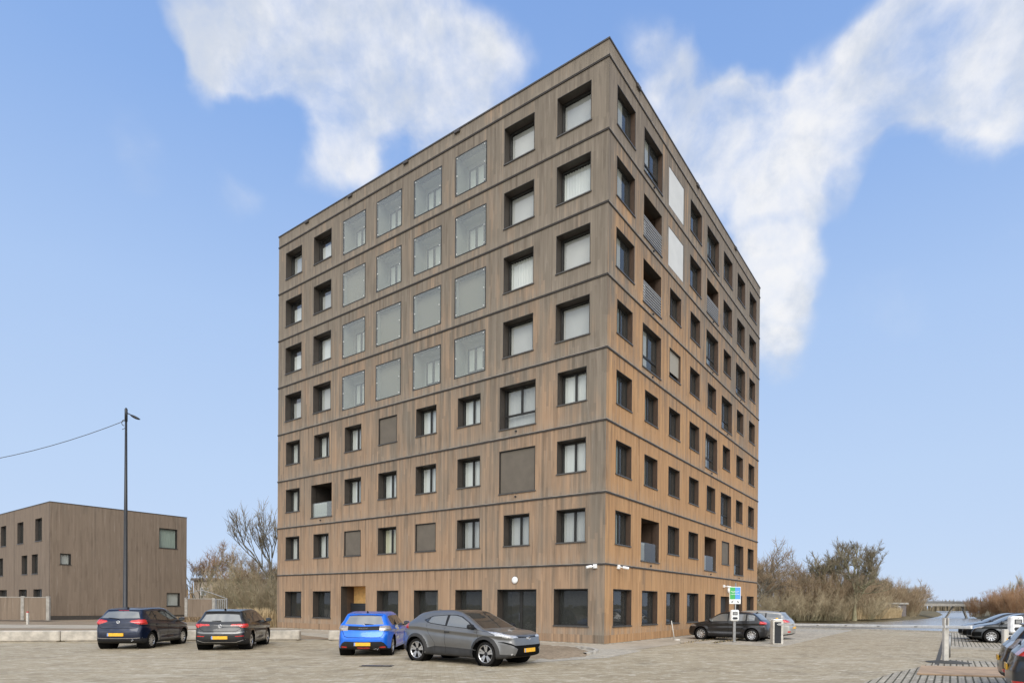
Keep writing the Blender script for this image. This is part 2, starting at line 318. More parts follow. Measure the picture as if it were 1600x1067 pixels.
# ------------------------------------------------------------------ mesh helpers
class MB:
    def __init__(s): s.v = []; s.f = []; s.m = []
    def face(s, pts, mi=0):
        n = len(s.v); s.v += [tuple(p) for p in pts]; s.f.append(tuple(range(n, n+len(pts)))); s.m.append(mi)
    def box(s, x0, x1, y0, y1, z0, z1, mi=0, bev=0):
        if bev:
            return s.bbox(x0, x1, y0, y1, z0, z1, bev, mi)
        n = len(s.v); s.v += [(x, y, z) for x in (x0, x1) for y in (y0, y1) for z in (z0, z1)]
        for f in ((0, 1, 3, 2), (4, 6, 7, 5), (0, 4, 5, 1), (2, 3, 7, 6), (0, 2, 6, 4), (1, 5, 7, 3)): s.f.append(tuple(n+i for i in f)); s.m.append(mi)
    def bbox(s, x0, x1, y0, y1, z0, z1, b, mi=0):
        # box with chamfered edges: 24 vertices
        n = len(s.v); idx = {}
        for sx in (0, 1):
            for sy in (0, 1):
                for sz in (0, 1):
                    X = (x0, x1)[sx]; Y = (y0, y1)[sy]; Z = (z0, z1)[sz]; dx = b if sx == 0 else -b; dy = b if sy == 0 else -b; dz = b if sz == 0 else -b
                    for ax, p in enumerate(((X, Y+dy, Z+dz), (X+dx, Y, Z+dz), (X+dx, Y+dy, Z))):
                        idx[sx, sy, sz, ax] = len(s.v); s.v.append(p)
        def F(*k): s.f.append(tuple(idx[q] for q in k)); s.m.append(mi)
        for e in (0, 1):
            F((e,0,0,0),(e,1,0,0),(e,1,1,0),(e,0,1,0)); F((0,e,0,1),(1,e,0,1),(1,e,1,1),(0,e,1,1)); F((0,0,e,2),(1,0,e,2),(1,1,e,2),(0,1,e,2))
        for a in (0, 1):
            for c in (0, 1):
                F((0,a,c,1),(1,a,c,1),(1,a,c,2),(0,a,c,2)); F((a,0,c,0),(a,1,c,0),(a,1,c,2),(a,0,c,2)); F((a,c,0,0),(a,c,1,0),(a,c,1,1),(a,c,0,1))
        for k in idx:
            if k[3] == 0: F((k[0],k[1],k[2],0),(k[0],k[1],k[2],1),(k[0],k[1],k[2],2))
    def tube(s, pts, rad, n=8, mi=0, cap=True):
        pts = [Vector(p) for p in pts]; rings = []
        rad = rad if isinstance(rad, (list, tuple)) else [rad]*len(pts)
        pa = None
        for i, p in enumerate(pts):
            d = (pts[min(i+1, len(pts)-1)]-pts[max(i-1, 0)]).normalized()
            a = d.orthogonal().normalized() if pa is None else (pa-d*pa.dot(d)).normalized()
            pa = a; c = d.cross(a); base = len(s.v)
            for k in range(n):
                t = 2*math.pi*k/n; s.v.append(tuple(p+(a*math.cos(t)+c*math.sin(t))*rad[i]))
            rings.append(base)
        for r0, r1 in zip(rings, rings[1:]):
            for k in range(n): s.f.append((r0+k, r0+(k+1) % n, r1+(k+1) % n, r1+k)); s.m.append(mi)
        if cap:
            s.f.append(tuple(rings[0]+k for k in range(n))[::-1]); s.m.append(mi); s.f.append(tuple(rings[-1]+k for k in range(n))); s.m.append(mi)
    def lathe(s, prof, axis='z', n=24, c=(0, 0, 0), mi=0, mis=None):
        base = len(s.v)
        for k in range(n):
            t = 2*math.pi*k/n; ct, st = math.cos(t), math.sin(t)
            for r, h in prof:
                p = (r*ct, r*st, h) if axis == 'z' else (r*ct, h, r*st) if axis == 'y' else (h, r*ct, r*st)
                s.v.append((p[0]+c[0], p[1]+c[1], p[2]+c[2]))
        m_ = len(prof)
        for k in range(n):
            for j in range(m_-1):
                a = base+k*m_+j; b_ = base+((k+1) % n)*m_+j
                s.f.append((a, b_, b_+1, a+1)); s.m.append(mis[j] if mis else mi)
    def prism(s, poly, h0, h1, plane='xy', mi=0):
        def P(a, b, h): return (a, b, h) if plane == 'xy' else (a, h, b) if plane == 'xz' else (h, a, b)
        n = len(s.v); k = len(poly)
        s.v += [P(a, b, h0) for a, b in poly]+[P(a, b, h1) for a, b in poly]
        s.f.append(tuple(range(n, n+k))[::-1]); s.m.append(mi); s.f.append(tuple(range(n+k, n+2*k))); s.m.append(mi)
        for i in range(k): s.f.append((n+i, n+(i+1) % k, n+k+(i+1) % k, n+k+i)); s.m.append(mi)
    def build(s, name, mats, parent=None, smooth=False, loc=None, rotz=0):
        me = bpy.data.meshes.new(name); me.from_pydata(s.v, [], s.f)
        if isinstance(mats, str): mats = [mats]
        for k in mats: me.materials.append(MATS[k])
        me.polygons.foreach_set('material_index', s.m)
        if smooth: me.polygons.foreach_set('use_smooth', [True]*len(me.polygons))
        me.update()
        o = bpy.data.objects.new(name, me); col.objects.link(o)
        if parent: o.parent = parent
        if loc is not None: o.location = loc
        o.rotation_euler.z = rotz
        return o
def tag(o, label=None, cat=None, group=None, kind=None):
    if label: o['label'] = label
    if cat: o['category'] = cat
    if group: o['group'] = group
    if kind: o['kind'] = kind
    return o
def empty(name, label, cat, loc=(0, 0, 0), rotz=0, group=None):
    o = bpy.data.objects.new(name, None); col.objects.link(o); o.location = loc; o.rotation_euler.z = rotz; o.empty_display_size = .3
    return tag(o, label, cat, group)
def copy_tree(o, parent=None):
    c = o.copy(); col.objects.link(c)
    if parent: c.parent = parent
    for ch in list(o.children): copy_tree(ch, c)
    return c
def text_obj(name, txt, size, mat, parent, M, ext=.003):
    cu = bpy.data.curves.new(name, 'FONT'); cu.body = txt; cu.size = size; cu.extrude = ext; cu.align_x = 'CENTER'; cu.align_y = 'CENTER'
    t = bpy.data.objects.new(name, cu); col.objects.link(t); bpy.context.view_layer.update()
    me = bpy.data.meshes.new_from_object(t); bpy.data.objects.remove(t)
    me.transform(M); me.materials.clear(); me.materials.append(MATS[mat]); me.name = name
    o = bpy.data.objects.new(name, me); col.objects.link(o); o.parent = parent
    return o
YAW = .600252; CX, CY = 2.469, 25.4385
dl = (-math.cos(YAW), math.sin(YAW)); dr = (math.sin(YAW), math.cos(YAW))
def LW(X, Y, z=0):      # building-frame metres to world
    return (CX+dr[0]*X+dl[0]*Y, CY+dr[1]*X+dl[1]*Y, z)

# ------------------------------------------------------------------ setting
def sheet(name, pts, z, mat, kind='structure'):
    b = MB(); b.face([(p[0], p[1], z) for p in pts]); return tag(b.build(name, mat), kind=kind)
Q = 27.4
def L2(X, Y): return LW(X, Y)[:2]
sheet('ground', [L2(-500, -900), L2(Q, -900), L2(Q, 1500), L2(-500, 1500)], -.012, 'turf')
sheet('parking_lot', [(-70, -45), (43, -75), L2(Q-.3, -90), L2(Q-.3, 30), L2(-2.2, 30), (-9.6, 27.75), (-22.9, 24.55), (-70, 12.5)], 0, 'paving')
sheet('pavement', [L2(-2.2, 24.9), L2(-2.2, .8), L2(-1.5, -2.2), L2(10.5, -2.2), L2(10.5, 0.1), L2(0.1, 0.1), L2(.1, 24.9)], .008, 'sand')
sheet('entrance_path', [L2(-6.2, 18.8), L2(-6.2, 12.0), L2(-2.2, 12.4), L2(-2.2, 19.5)], .005, 'paving_pale')
sheet('paved_corner', [L2(-8.2, -2.0), L2(-5.2, -3.0), L2(-1.7, -2.6), L2(-1.5, -1.2), L2(-2.4, 0.6), L2(-4.4, -0.4)], .006, 'paving_pale')
sheet('parking_bay', [L2(4.2, -6.3), L2(4.2, -2.3), L2(Q-.3, -2.3), L2(Q-.3, -6.3)], .005, 'paving_pale')
sheet('soil_strip', [(-9.8, 28.1), (-23, 24.95), (-70, 13), (-110, 60), (-45, 60), (-20, 55), L2(-2.2, 30), L2(-2.2, 24.9)], .01, 'soil')
sheet('path', [(-120, 31), (-16, 37.2), (-14, 40.2), (-17, 42.5), (-120, 37)], .02, 'sand')
# slotted paver bays and plain lanes on the right
GY = -12.05
sheet('slotted_paving', [L2(-14, GY+1.0), L2(-8.5, GY+1.6), L2(-4.4, GY+1.0), L2(-2.1, GY+.5), L2(1.55, GY), L2(1.55, -26), L2(-14, -26)], .006, 'paving_grooved')
b = MB(); 
for X0, X1 in ((8.25, Q-.4),): b.face([(*L2(X0, GY), .006), (*L2(X1, GY), .006), (*L2(X1, -40), .006), (*L2(X0, -40), .006)])
tag(b.build('slotted_paving', 'paving_grooved'), kind='structure')
b = MB(); b.box(-.8, Q-.4, GY+.02, GY+.14, .0, .012); b.box(7.9, 8.2, -40, GY, 0, .10, 1)
tag(b.build('kerb', ['rubber', 'concrete_grey'], loc=(CX, CY, 0), rotz=BROT), kind='structure')
# quay
b = MB(); b.box(Q-.3, Q+.05, -120, 60, -.02, .10); b.box(Q-.05, Q+.02, -120, 60, -1.4, -.02, 1)
tag(b.build('quay', ['concrete_grey', 'black_plastic'], loc=(CX, CY, 0), rotz=BROT), kind='structure')
sheet('water', [L2(Q, -900), L2(Q, 300), L2(3000, 300), L2(3000, -900)], -.9, 'water')
def bank(name, pts, inner, mat):
    b = MB(); n = len(pts)
    lo = [(x, y, -1.0) for x, y in pts]; hi = [(x, y, -.25) for x, y in inner]
    for i in range(n-1): b.face([lo[i], lo[i+1], hi[i+1], hi[i]])
    return b, hi
b, hi = bank('l', [(-40, 88), (10, 90), (34, 91), (47.6, 94.6), (59.5, 104.6), (76, 122.4), (89, 137.5), (110.5, 166.5), (141, 210), (188, 282), (420, 640)],
             [(-40, 91), (10, 92), (33, 93), (46.5, 97), (58, 107), (74.5, 124.5), (87.5, 140), (109, 169), (139, 212), (185, 285), (412, 645)], 0)
b.face(hi+[(412, 1500, -.25), (-400, 1500, -.25), (-400, 91, -.25)])
tag(b.build('river_bank', 'bank_earth'), kind='structure')
b, hi = bank('r', [(420, 560), (240, 330), (152, 213), (102, 141), (75, 95), (68, 80), (62, 60), (130, 20), (300, -60)],
             [(424, 555), (243, 327), (155, 210), (105, 139), (78, 94), (71, 80), (65, 61), (131, 22), (300, -57)], 0)
b.face(hi+[(1500, -57, -.25), (1500, 555, -.25)])
tag(b.build('river_bank', 'bank_earth'), kind='structure')
# reclaimed heap of gravel and soil next to the paved corner
def mound(name, poly, h, mat, seed, n=26):
    r = random.Random(seed); xs = [p[0] for p in poly]; ys = [p[1] for p in poly]
    cx, cy = sum(xs)/len(xs), sum(ys)/len(ys); b = MB(); rings = 7; m_ = 48
    def edge(t):
        d = (math.cos(t), math.sin(t)); best = 0
        for (x0, y0), (x1, y1) in zip(poly, poly[1:]+poly[:1]):
            ex, ey = x1-x0, y1-y0; den = d[0]*ey-d[1]*ex
            if abs(den) < 1e-9: continue
            s_ = ((x0-cx)*ey-(y0-cy)*ex)/den; u_ = ((x0-cx)*d[1]-(y0-cy)*d[0])/den
            if s_ > 0 and -1e-6 <= u_ <= 1+1e-6: best = max(best, s_)
        return best
    E_ = [edge(2*math.pi*k/m_)*(1+.06*r.uniform(-1, 1)) for k in range(m_)]
    b.v.append((cx, cy, h))
    for j in range(1, rings+1):
        f = j/rings
        for k in range(m_):
            t = 2*math.pi*k/m_; rr = E_[k]*f
            b.v.append((cx+math.cos(t)*rr, cy+math.sin(t)*rr, max(-.01, h*(1-f**2.2)+(.03*r.uniform(-1, 1) if j < rings else 0)) if j < rings else -.01))
    for k in range(m_):
        b.f.append((0, 1+k, 1+(k+1) % m_)); b.m.append(0)
        for j in range(rings-1):
            a = 1+j*m_; c = a+m_; b.f.append((a+k, c+k, c+(k+1) % m_, a+(k+1) % m_)); b.m.append(0)
    return b.build(name, mat, smooth=True)
tag(mound('soil_bed', [(-1.6, 20.1), (.2, 18.6), (1.0, 19.2), (1.75, 20.9), (1.5, 22.6), (1.2, 23.6), (-.6, 25.4), (-2.6, 24.5)], .16, 'soil', 3), kind='structure')
b = MB()
for k in range(9):
    t = k/8; p0 = Vector((1.2+.65*math.sin(t*3), 23.8-3.4*t, 0)); 
    if k < 8:
        t2 = (k+.94)/8; p1 = Vector((1.2+.65*math.sin(t2*3), 23.8-3.4*t2, 0)); d = (p1-p0).normalized(); nn = Vector((d.y, -d.x, 0))*-.07
        a = p0-nn; c = p1-nn; b.face([(*(p0+nn)[:2], .09), (*(p1+nn)[:2], .09), (*c[:2], .09), (*a[:2], .09)]); b.face([(*(p0+nn)[:2], .09), (*(p1+nn)[:2], .09), (*(p1+nn)[:2], 0), (*(p0+nn)[:2], 0)]); b.face([(*a[:2], .09), (*c[:2], .09), (*c[:2], 0), (*a[:2], 0)])
tag(b.build('kerb', 'concrete_pale'), kind='structure')
# ------------------------------------------------------------------ the tall building
FL = [3.52+3.1*i for i in range(8)]; TOP = 25.93; BASE = .32; WIDX, WIDY = 24.06, 24.84
S_ = (1.48, 1.00, 2.46); M_ = (1.74, .77, 2.47); B_ = (2.10, .43, 2.47)
class Fac:
    """one facade: u along it, d into the building"""
    def __init__(s, side): s.side = side
    def P(s, u, d, z): return (d, u, z) if s.side == 0 else (u, d, z)
    def box(s, b, u0, u1, d0, d1, z0, z1, mi=0):
        if s.side == 0: b.box(d0, d1, u0, u1, z0, z1, mi)
        else: b.box(u0, u1, d0, d1, z0, z1, mi)
    def wall(s, name, W, z0, z1, holes, mats, parent, depth=.42, jambs=(1, 1)):
        b = MB(); zs = sorted({z0, z1, *[h[2] for h in holes], *[h[3] for h in holes]})
        for za, zb in zip(zs, zs[1:]):
            act = sorted([h for h in holes if h[2] <= za+1e-6 and h[3] >= zb-1e-6]); u = 0
            for h in act+[(W, W, 0, 0)]:
                if h[0]-u > 1e-5: b.face([s.P(u, 0, za), s.P(h[0], 0, za), s.P(h[0], 0, zb), s.P(u, 0, zb)])
                u = h[1]
        for h in holes:
            u0, u1, a, c = h[:4]; D = h[4] if len(h) > 4 else depth
            b.face([s.P(u0, 0, a), s.P(u0, D, a), s.P(u0, D, c), s.P(u0, 0, c)], jambs[0]); b.face([s.P(u1, 0, a), s.P(u1, D, a), s.P(u1, D, c), s.P(u1, 0, c)], jambs[1])
            b.face([s.P(u0, 0, c), s.P(u1, 0, c), s.P(u1, D, c), s.P(u0, D, c)], 1); b.face([s.P(u0, 0, a), s.P(u1, 0, a), s.P(u1, D, a), s.P(u0, D, a)], 1)
        return b.build(name, mats, parent)
    def frame(s, u0, u1, z0, z1, d, t=.065, bars=(), name='window', parent=None, trim=True, thick=.07):
        b = MB()
        s.box(b, u0, u0+t, d, d+thick, z0, z1); s.box(b, u1-t, u1, d, d+thick, z0, z1)
        s.box(b, u0+t, u1-t, d+.002, d+thick-.002, z1-t, z1); s.box(b, u0+t, u1-t, d+.002, d+thick-.002, z0, z0+t)
        for k, v, *e in bars:
            w_ = e[0] if e else .09
            if k == 'v': s.box(b, v-w_/2, v+w_/2, d-.004, d+thick-.006, (e[1] if len(e) > 1 else z0+t), z1-t)
            else: s.box(b, u0+t, u1-t, d-.006, d+thick-.008, v-w_/2, v+w_/2)
        if trim:
            s.box(b, u0-.02, u1+.02, -.018, .0, z1, z1+.022)
            s.box(b, u0-.02, u0, -.012, .0, z0, z1); s.box(b, u1, u1+.02, -.012, .0, z0, z1)
        return b.build(name, 'dark_frame', parent)
    def pane(s, u0, u1, z0, z1, d, parent, mat='pane', name='pane'):
        b = MB(); b.face([s.P(u0, d, z0), s.P(u1, d, z0), s.P(u1, d, z1), s.P(u0, d, z1)]); return b.build(name, mat, parent)
    def sill(s, u0, u1, z, parent, d=.40, out=.05):
        b = MB(); s.box(b, u0-.07, u1+.05, -out, 0, z-.045, z+.004); s.box(b, u0, u1, 0, d, z+.001, z+.02); return b.build('sill', 'sill_metal', parent)
    def cloth(s, u0, u1, z0, z1, d, mat, parent, name='curtain', amp=.025):
        b = MB(); n = max(6, int((u1-u0)/.045)); r = random.Random(int(u0*77+z0*13))
        ds = [d+amp*math.sin(i*1.9+r.random()) for i in range(n+1)] if amp else [d]*(n+1)
        for i in range(n+1):
            u = u0+(u1-u0)*i/n; b.v += [s.P(u, ds[i], z0), s.P(u, ds[i], z1)]
        for i in range(n): b.f.append((2*i, 2*i+2, 2*i+3, 2*i+1)); b.m.append(0)
        return b.build(name, mat, parent, smooth=True)
tower = empty('apartment_building', 'eight storey apartment block clad in weathered brown vertical timber boards with a square plan', 'building', (CX, CY, 0), BROT)
FA, FB = Fac(0), Fac(1)
LC = [1.755+3.052*i for i in range(8)]; RC = [1.66+2.935*i for i in range(8)]
left = {7: 'MMPPPPMM', 6: 'MMPPPPMM', 5: 'MMPPPPMM', 4: 'MMPPPPMM', 3: 'SBSSXSSS', 2: 'SXSSSSOS', 1: 'SSSXSXSS', 0: 'GDGGGEGG'}
right = {7: 'MBWMBMMM', 6: 'MLWMLMMM', 5: 'MLSSBSBS', 4: 'SBHSSBSS', 3: 'SSSSBSSS', 2: 'SSSSSBSS', 1: 'SOSSOXBS', 0: 'GGGGGDGG'}
def dims(k, f, side, i):
    z = FL[f-1] if f else BASE
    if f == 0:
        if k == 'G': return (1.75, z+.47, z+2.10)
        if side == 0: return (2.29, .06, z+2.40) if k == 'E' else (2.29, .06, z+2.10)
        return (1.75, .06, z+2.02)
    dz = 0 if side == 0 else -.07
    t = M_ if k == 'M' else B_ if k in 'BPLOW' or (k == 'X' and side == 0 and f == 2) else S_
    return (t[0], z+t[1]+dz, z+t[2]+dz)
pcount = [0]
def winbars(u0, u1): return [('v', u0+(u1-u0)*.5, .10)]
def opening(fac, side, f, i, k, c):
    w_, z0, z1 = dims(k, f, side, i); u0, u1 = c-w_/2, c+w_/2; T = tower; D = .37 if side == 0 else .23
    rr = random.Random(side*100+f*10+i)
    gm = 'pane' if side == 0 and f else 'pane_dark'
    if k in 'MSGB' or k == 'H':
        bars = []
        if k in 'SH' or (k == 'B'): bars = [('v', c, .10, z0+.75 if k == 'B' else z0+.065)]
        if k == 'B': bars.append(('h', z0+.72, .09))
        if k == 'M' or k == 'G': bars = [('v', u0+.10 if side == 0 else u1-.10, .06)]
        fr = fac.frame(u0, u1, z0, z1, D, bars=bars, parent=T)
        fac.pane(u0+.05, u1-.05, z0+.05, z1-.05, D+.03, fr, gm)
        fac.sill(u0, u1, z0, fr, D)
        if side == 0:
            if k == 'M':
                if i <= 1: fac.cloth(u0+.08, u1-.08, z0+.07, z1-.07, D+.16, 'blind' if (f+i) % 3 else 'curtain_white', fr, 'blind', .004 if (f+i) % 3 else .03)
                else: fac.cloth(u0+.3, u1-.08, z0+.07, z1-(.4 if rr.random() < .5 else .08), D+.2, 'curtain_grey' if rr.random() < .5 else 'curtain_white', fr)
            elif k == 'B': fac.cloth(u0+.08, u1-.08, z0+.07, z1-.07, D+.2, 'curtain_grey', fr, amp=.01)
            elif k == 'S':
                mt_ = 'curtain_white'
                if f == 1 and i in (0, 1, 2): mt_ = 'curtain_grey'
                if f == 1 and i == 4: mt_ = 'curtain_cream'
                lo = u0+.08
                if i >= 4: lo = u0+.25
                fac.cloth(lo, u1-.08, z0+.07, z1-.07, D+.14, mt_, fr, amp=.012 if mt_ != 'curtain_cream' else .03)
            elif k == 'G' and rr.random() < .7:
                fac.cloth(u0+.1, u0+.75, z0+.07, z1-.07, D+.3, 'curtain_grey', fr)
        else:
            if i == 0 and f >= 1: fac.cloth(u0+.28, u0+.86+(.1 if f > 5 else 0), z0+.07, z1-.07, D+.055, 'curtain_white' if f > 4 else 'curtain_green', fr, amp=.012)
            elif (i, f) in ((1, 7), (1, 4), (4, 3)): fac.cloth(u0+.28, u0+1.05, z0+.07, z1-.07, D+.055, 'curtain_white', fr, amp=.012)
            elif (i, f) in ((1, 3), (1, 2), (6, 1), (4, 5), (4, 7)): fac.cloth(u0+.3, u0+(1.15 if k == 'B' else .85), z0+.07, z1-.07, D+.055, 'curtain_green', fr, amp=.012)
            if k == 'H': tag(fac.cloth(u0+.01, u1-.01, z0+.32, z1-.01, .10, 'screen_beige', fr, 'blind', 0), 'beige outdoor blind pulled three quarters down')
    elif k == 'X':
        fr = fac.frame(u0, u1, z0, z1, .05, t=.03, name='shutter', parent=T, thick=.03)
        tag(fr, 'closed brown fabric shutter'); fac.pane(u0+.03, u1-.03, z0+.04, z1-.02, .06, fr, 'screen_fabric', 'screen'); fac.sill(u0, u1, z0, fr, .08)
    elif k == 'W':
        fr = fac.frame(u0, u1, z0, z1, .0, t=.03, name='wall_panel', parent=T, thick=.03, trim=False)
        tag(fr, 'flat white panel'); fac.pane(u0+.03, u1-.03, z0+.03, z1-.03, .008, fr, 'panel_white', 'board')
    elif k == 'P':
        fr = fac.frame(u0, u1, z0, z1, -.012, t=.045, name='glass_panel', parent=T, thick=.09, trim=False)
        fac.pane(u0+.045, u1-.045, z0+.045, z1-.045, .0, fr, 'loggia_glass')
        b = MB()
        for uu in (u0+.13, u1-.13):
            for zz_ in (z0+.14, (z0+z1)/2, z1-.14): fac.box(b, uu-.022, uu+.022, -.035, -.013, zz_-.022, zz_+.022)
        b.build('clamp', 'white_metal', fr)
        nb_ = MB(); dd = .85
        for q_ in ((u0+.001, u0+.02), (u1-.02, u1-.001)): fac.box(nb_, q_[0], q_[1], .09, dd, z0-.30, z1+.05)
        fac.box(nb_, u0, u1, dd, dd+.05, z0-.30, z1+.05); fac.box(nb_, u0+.02, u1-.02, .43, dd, z1+.0, z1+.05); fac.box(nb_, u0+.02, u1-.02, .43, dd, z0-.30, z0-.25)
        nb_.build('loggia', 'loggia_wall', fr)
        plain = (f, i) in ((6, 5), (5, 2), (5, 3), (5, 4), (4, 4))
        if plain: tag(fac.cloth(u0+.1, u1-.03, z0+.03, z1-.12, .30, 'screen_beige', fr, 'blind', 0), 'beige blind drawn behind the glass')
        else:
            a0, a1 = u0+.80, u0+1.86
            wf = fac.frame(a0, a1, z0+.50, z0+1.74, dd-.08, t=.05, bars=[('v', (a0+a1)/2, .13)], name='window', parent=fr, trim=False)
            fac.cloth(a0+.06, a1-.06, z0+.56, z0+1.68, dd-.03, 'curtain_white', fr, 'curtain', .004)
    elif k in 'LO':
        b = MB(); dd = 1.5
        fac.box(b, u0, u1, dd, dd+.05, z0-.3, z1+.05); fac.box(b, u0-.05, u0, .36, dd, z0-.3, z1+.05); fac.box(b, u1, u1+.05, .36, dd, z0-.3, z1+.05); fac.box(b, u0, u1, .43, dd, z1, z1+.05); fac.box(b, u0, u1, .43, dd, z0-.3, z0-.25)
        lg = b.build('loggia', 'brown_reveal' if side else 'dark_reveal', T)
        fr = fac.frame(u0+.1, u1-.1, z0-.25, z1-.1, dd-.10, bars=[('v', c, .10)], name='balcony_door', parent=lg, trim=False)
        fac.pane(u0+.15, u1-.15, z0-.2, z1-.15, dd-.06, fr, 'pane_dark')
        if k == 'L' and i == 1: fac.cloth(u0+.75, u0+1.0, z0+.5, z1-.75, .37, 'curtain_white', lg, 'screen', 0)
        fac.sill(u0, u1, z0, lg, .40)
        if k == 'L':
            b = MB()
            for j in range(7): fac.box(b, u0+.02, u1-.02, .0, .03, z0+.03+j*.135, z0+.03+j*.135+.075)
            for uu in (u0+.02, u1-.05): fac.box(b, uu, uu+.03, .031, .06, z0, z0+.95)
            fac.box(b, u0, u1, -.01, .04, z0+.94, z0+1.0)
            b.build('louvred_railing', 'slat_metal', lg)
        else:
            b = MB(); b.face([fac.P(u0+.03, .1, z0+.03), fac.P(u1-.03, .1, z0+.03), fac.P(u1-.03, .1, z0+.92), fac.P(u0+.03, .1, z0+.92)]); b.build('glass_railing', 'loggia_glass' if side == 0 else 'pane_dark', lg)
            fac.cloth(u0+.75, u1-.05, z0+.02, z0+.9, .2, 'curtain_grey', lg, 'screen', 0) if side == 0 else fac.cloth(u0+.30, u0+.80, z0+.02, z0+.9, .2, 'curtain_grey', lg, 'screen', 0)
    elif k == 'D':
        if side == 0:
            fr = fac.frame(u0, u1, z0, z1, D, t=.08, bars=[('v', c, .18)], name='door', parent=T)
            tag(fr, 'double glazed entrance door with dark frame')
            fac.pane(u0+.06, u1-.06, z0+.06, z1-.06, D+.03, fr, 'pane_dark')
            b = MB(); fac.box(b, c+.04, c+.065, D-.07, D-.045, z0+.8, z0+1.25); fac.box(b, c+.04, c+.065, D-.045, D, z0+.85, z0+.88); fac.box(b, c+.04, c+.065, D-.045, D, z0+1.17, z0+1.2); b.build('handle', 'chrome', fr)
        else:
            b = MB(); fac.box(b, u0+.04, u1-.04, D, D+.05, z0, z1-.04); fr = b.build('door', 'grey_plastic', T); tag(fr, 'plain dark grey door')
            b = MB(); fac.box(b, u0+.16, u0+.19, D-.06, D-.03, z0+.95, z0+1.12); fac.box(b, u0+.165, u0+.185, D-.03, D, z0+1.02, z0+1.05); b.build('handle', 'white_metal', fr)
    elif k == 'E':
        dd = .95
        b = MB(); fac.box(b, u0, u1, dd, dd+.05, z0, z1); fac.box(b, u0, u1, .43, dd, z1, z1+.05)
        fac.box(b, u0-.05, u0, .43, dd, z0, z1, 1); fac.box(b, u1, u1+.05, .43, dd, z0, z1, 1)
        pc = b.build('porch', ['amber_lit_wall', 'brown_reveal'], T)
        b = MB()
        fac.box(b, u0+.02, u1-.02, dd-.26, dd-.01, z0, z0+1.65)
        mbx = b.build('mailbox_wall', 'black_metal', pc)
        b = MB()
        for j in range(9): fac.box(b, u0+.06, u1-.06, dd-.285, dd-.261, z0+.12+j*.165, z0+.12+j*.165+.035)
        b.build('slot_rail', 'grey_plastic', mbx)
holesL, holesR = [], []
for side, fac, tab, cs, hl in ((0, FA, left, LC, holesL), (1, FB, right, RC, holesR)):
    for f in range(8):
        for i, k in enumerate(tab[f]):
            w_, z0, z1 = dims(k, f, side, i); c = cs[i]
            if f == 0 and side == 0: c = 1.73+3.04*i
            hl.append((c-w_/2, c+w_/2, z0, z1, .09 if k in 'XWP' else .43))
            opening(fac, side, f, i, k, c)
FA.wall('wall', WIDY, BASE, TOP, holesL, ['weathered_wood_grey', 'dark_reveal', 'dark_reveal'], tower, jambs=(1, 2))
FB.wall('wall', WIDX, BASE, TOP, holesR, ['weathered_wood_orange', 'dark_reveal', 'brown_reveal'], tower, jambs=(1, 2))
b = MB(); b.face([(WIDX, 0, BASE), (WIDX, WIDY, BASE), (WIDX, WIDY, TOP), (WIDX, 0, TOP)]); b.face([(0, WIDY, BASE), (WIDX, WIDY, BASE), (WIDX, WIDY, TOP), (0, WIDY, TOP)])
b.build('wall', 'weathered_wood_grey', tower)
b = MB(); b.box(.05, WIDX-.05, .05, WIDY-.05, TOP-.35, TOP-.30); b.build('roof', 'roof_far', tower)
b = MB(); e = .035
for x0, x1, y0, y1 in ((-e, WIDX+e, -e, .12), (-e, WIDX+e, WIDY-.12, WIDY+e), (-e, .12, .12, WIDY-.12), (WIDX-.12, WIDX+e, .12, WIDY-.12)): b.box(x0, x1, y0, y1, TOP, TOP+.07)
b.build('coping', 'coping', tower)
b = MB()
for a in (8.6, 12.4, 17.2, 21.5): b.box(-.10, -.0, a, a+.35, TOP-.16, TOP-.01)
for a in (2.6, 10.4, 17.6): b.box(a, a+.35, -.10, -.0, TOP-.16, TOP-.01)
b.build('roof_outlet', 'coping', tower)
b = MB(); b.box(.02, WIDX-.02, .02, .30, 0, BASE); b.box(.02, .30, .30, WIDY-.02, 0, BASE, 0)
b.build('plinth', 'concrete_pale', tower)
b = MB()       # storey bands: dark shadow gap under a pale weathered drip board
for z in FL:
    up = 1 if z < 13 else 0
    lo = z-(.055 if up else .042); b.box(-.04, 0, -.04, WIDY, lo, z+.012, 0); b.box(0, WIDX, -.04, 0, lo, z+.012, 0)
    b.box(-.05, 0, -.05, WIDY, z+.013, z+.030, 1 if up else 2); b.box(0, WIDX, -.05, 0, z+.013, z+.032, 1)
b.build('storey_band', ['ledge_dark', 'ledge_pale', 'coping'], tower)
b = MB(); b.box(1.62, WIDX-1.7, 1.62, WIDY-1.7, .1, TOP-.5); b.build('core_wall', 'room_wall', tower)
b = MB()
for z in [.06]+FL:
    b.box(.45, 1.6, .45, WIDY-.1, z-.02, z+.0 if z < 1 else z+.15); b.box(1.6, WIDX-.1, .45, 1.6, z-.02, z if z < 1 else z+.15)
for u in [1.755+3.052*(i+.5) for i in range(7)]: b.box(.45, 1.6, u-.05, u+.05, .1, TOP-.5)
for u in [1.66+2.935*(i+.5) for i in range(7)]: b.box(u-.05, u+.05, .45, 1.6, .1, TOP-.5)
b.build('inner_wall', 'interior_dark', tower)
b = MB()       # overflow spouts under the large openings
for side, fac, tab, cs in ((0, FA, left, LC), (1, FB, right, RC)):
    for f in range(1, 8):
        for i, k in enumerate(tab[f]):
            if (k in 'BLO') or (k == 'X' and side == 0 and f == 2):
                z = dims(k, f, side, i)[1]-.20; c = cs[i]+.05; fac.box(b, c-.04, c+.04, -.07, .0, z-.03, z+.03)
b.build('overflow_spout', 'black_metal', tower)

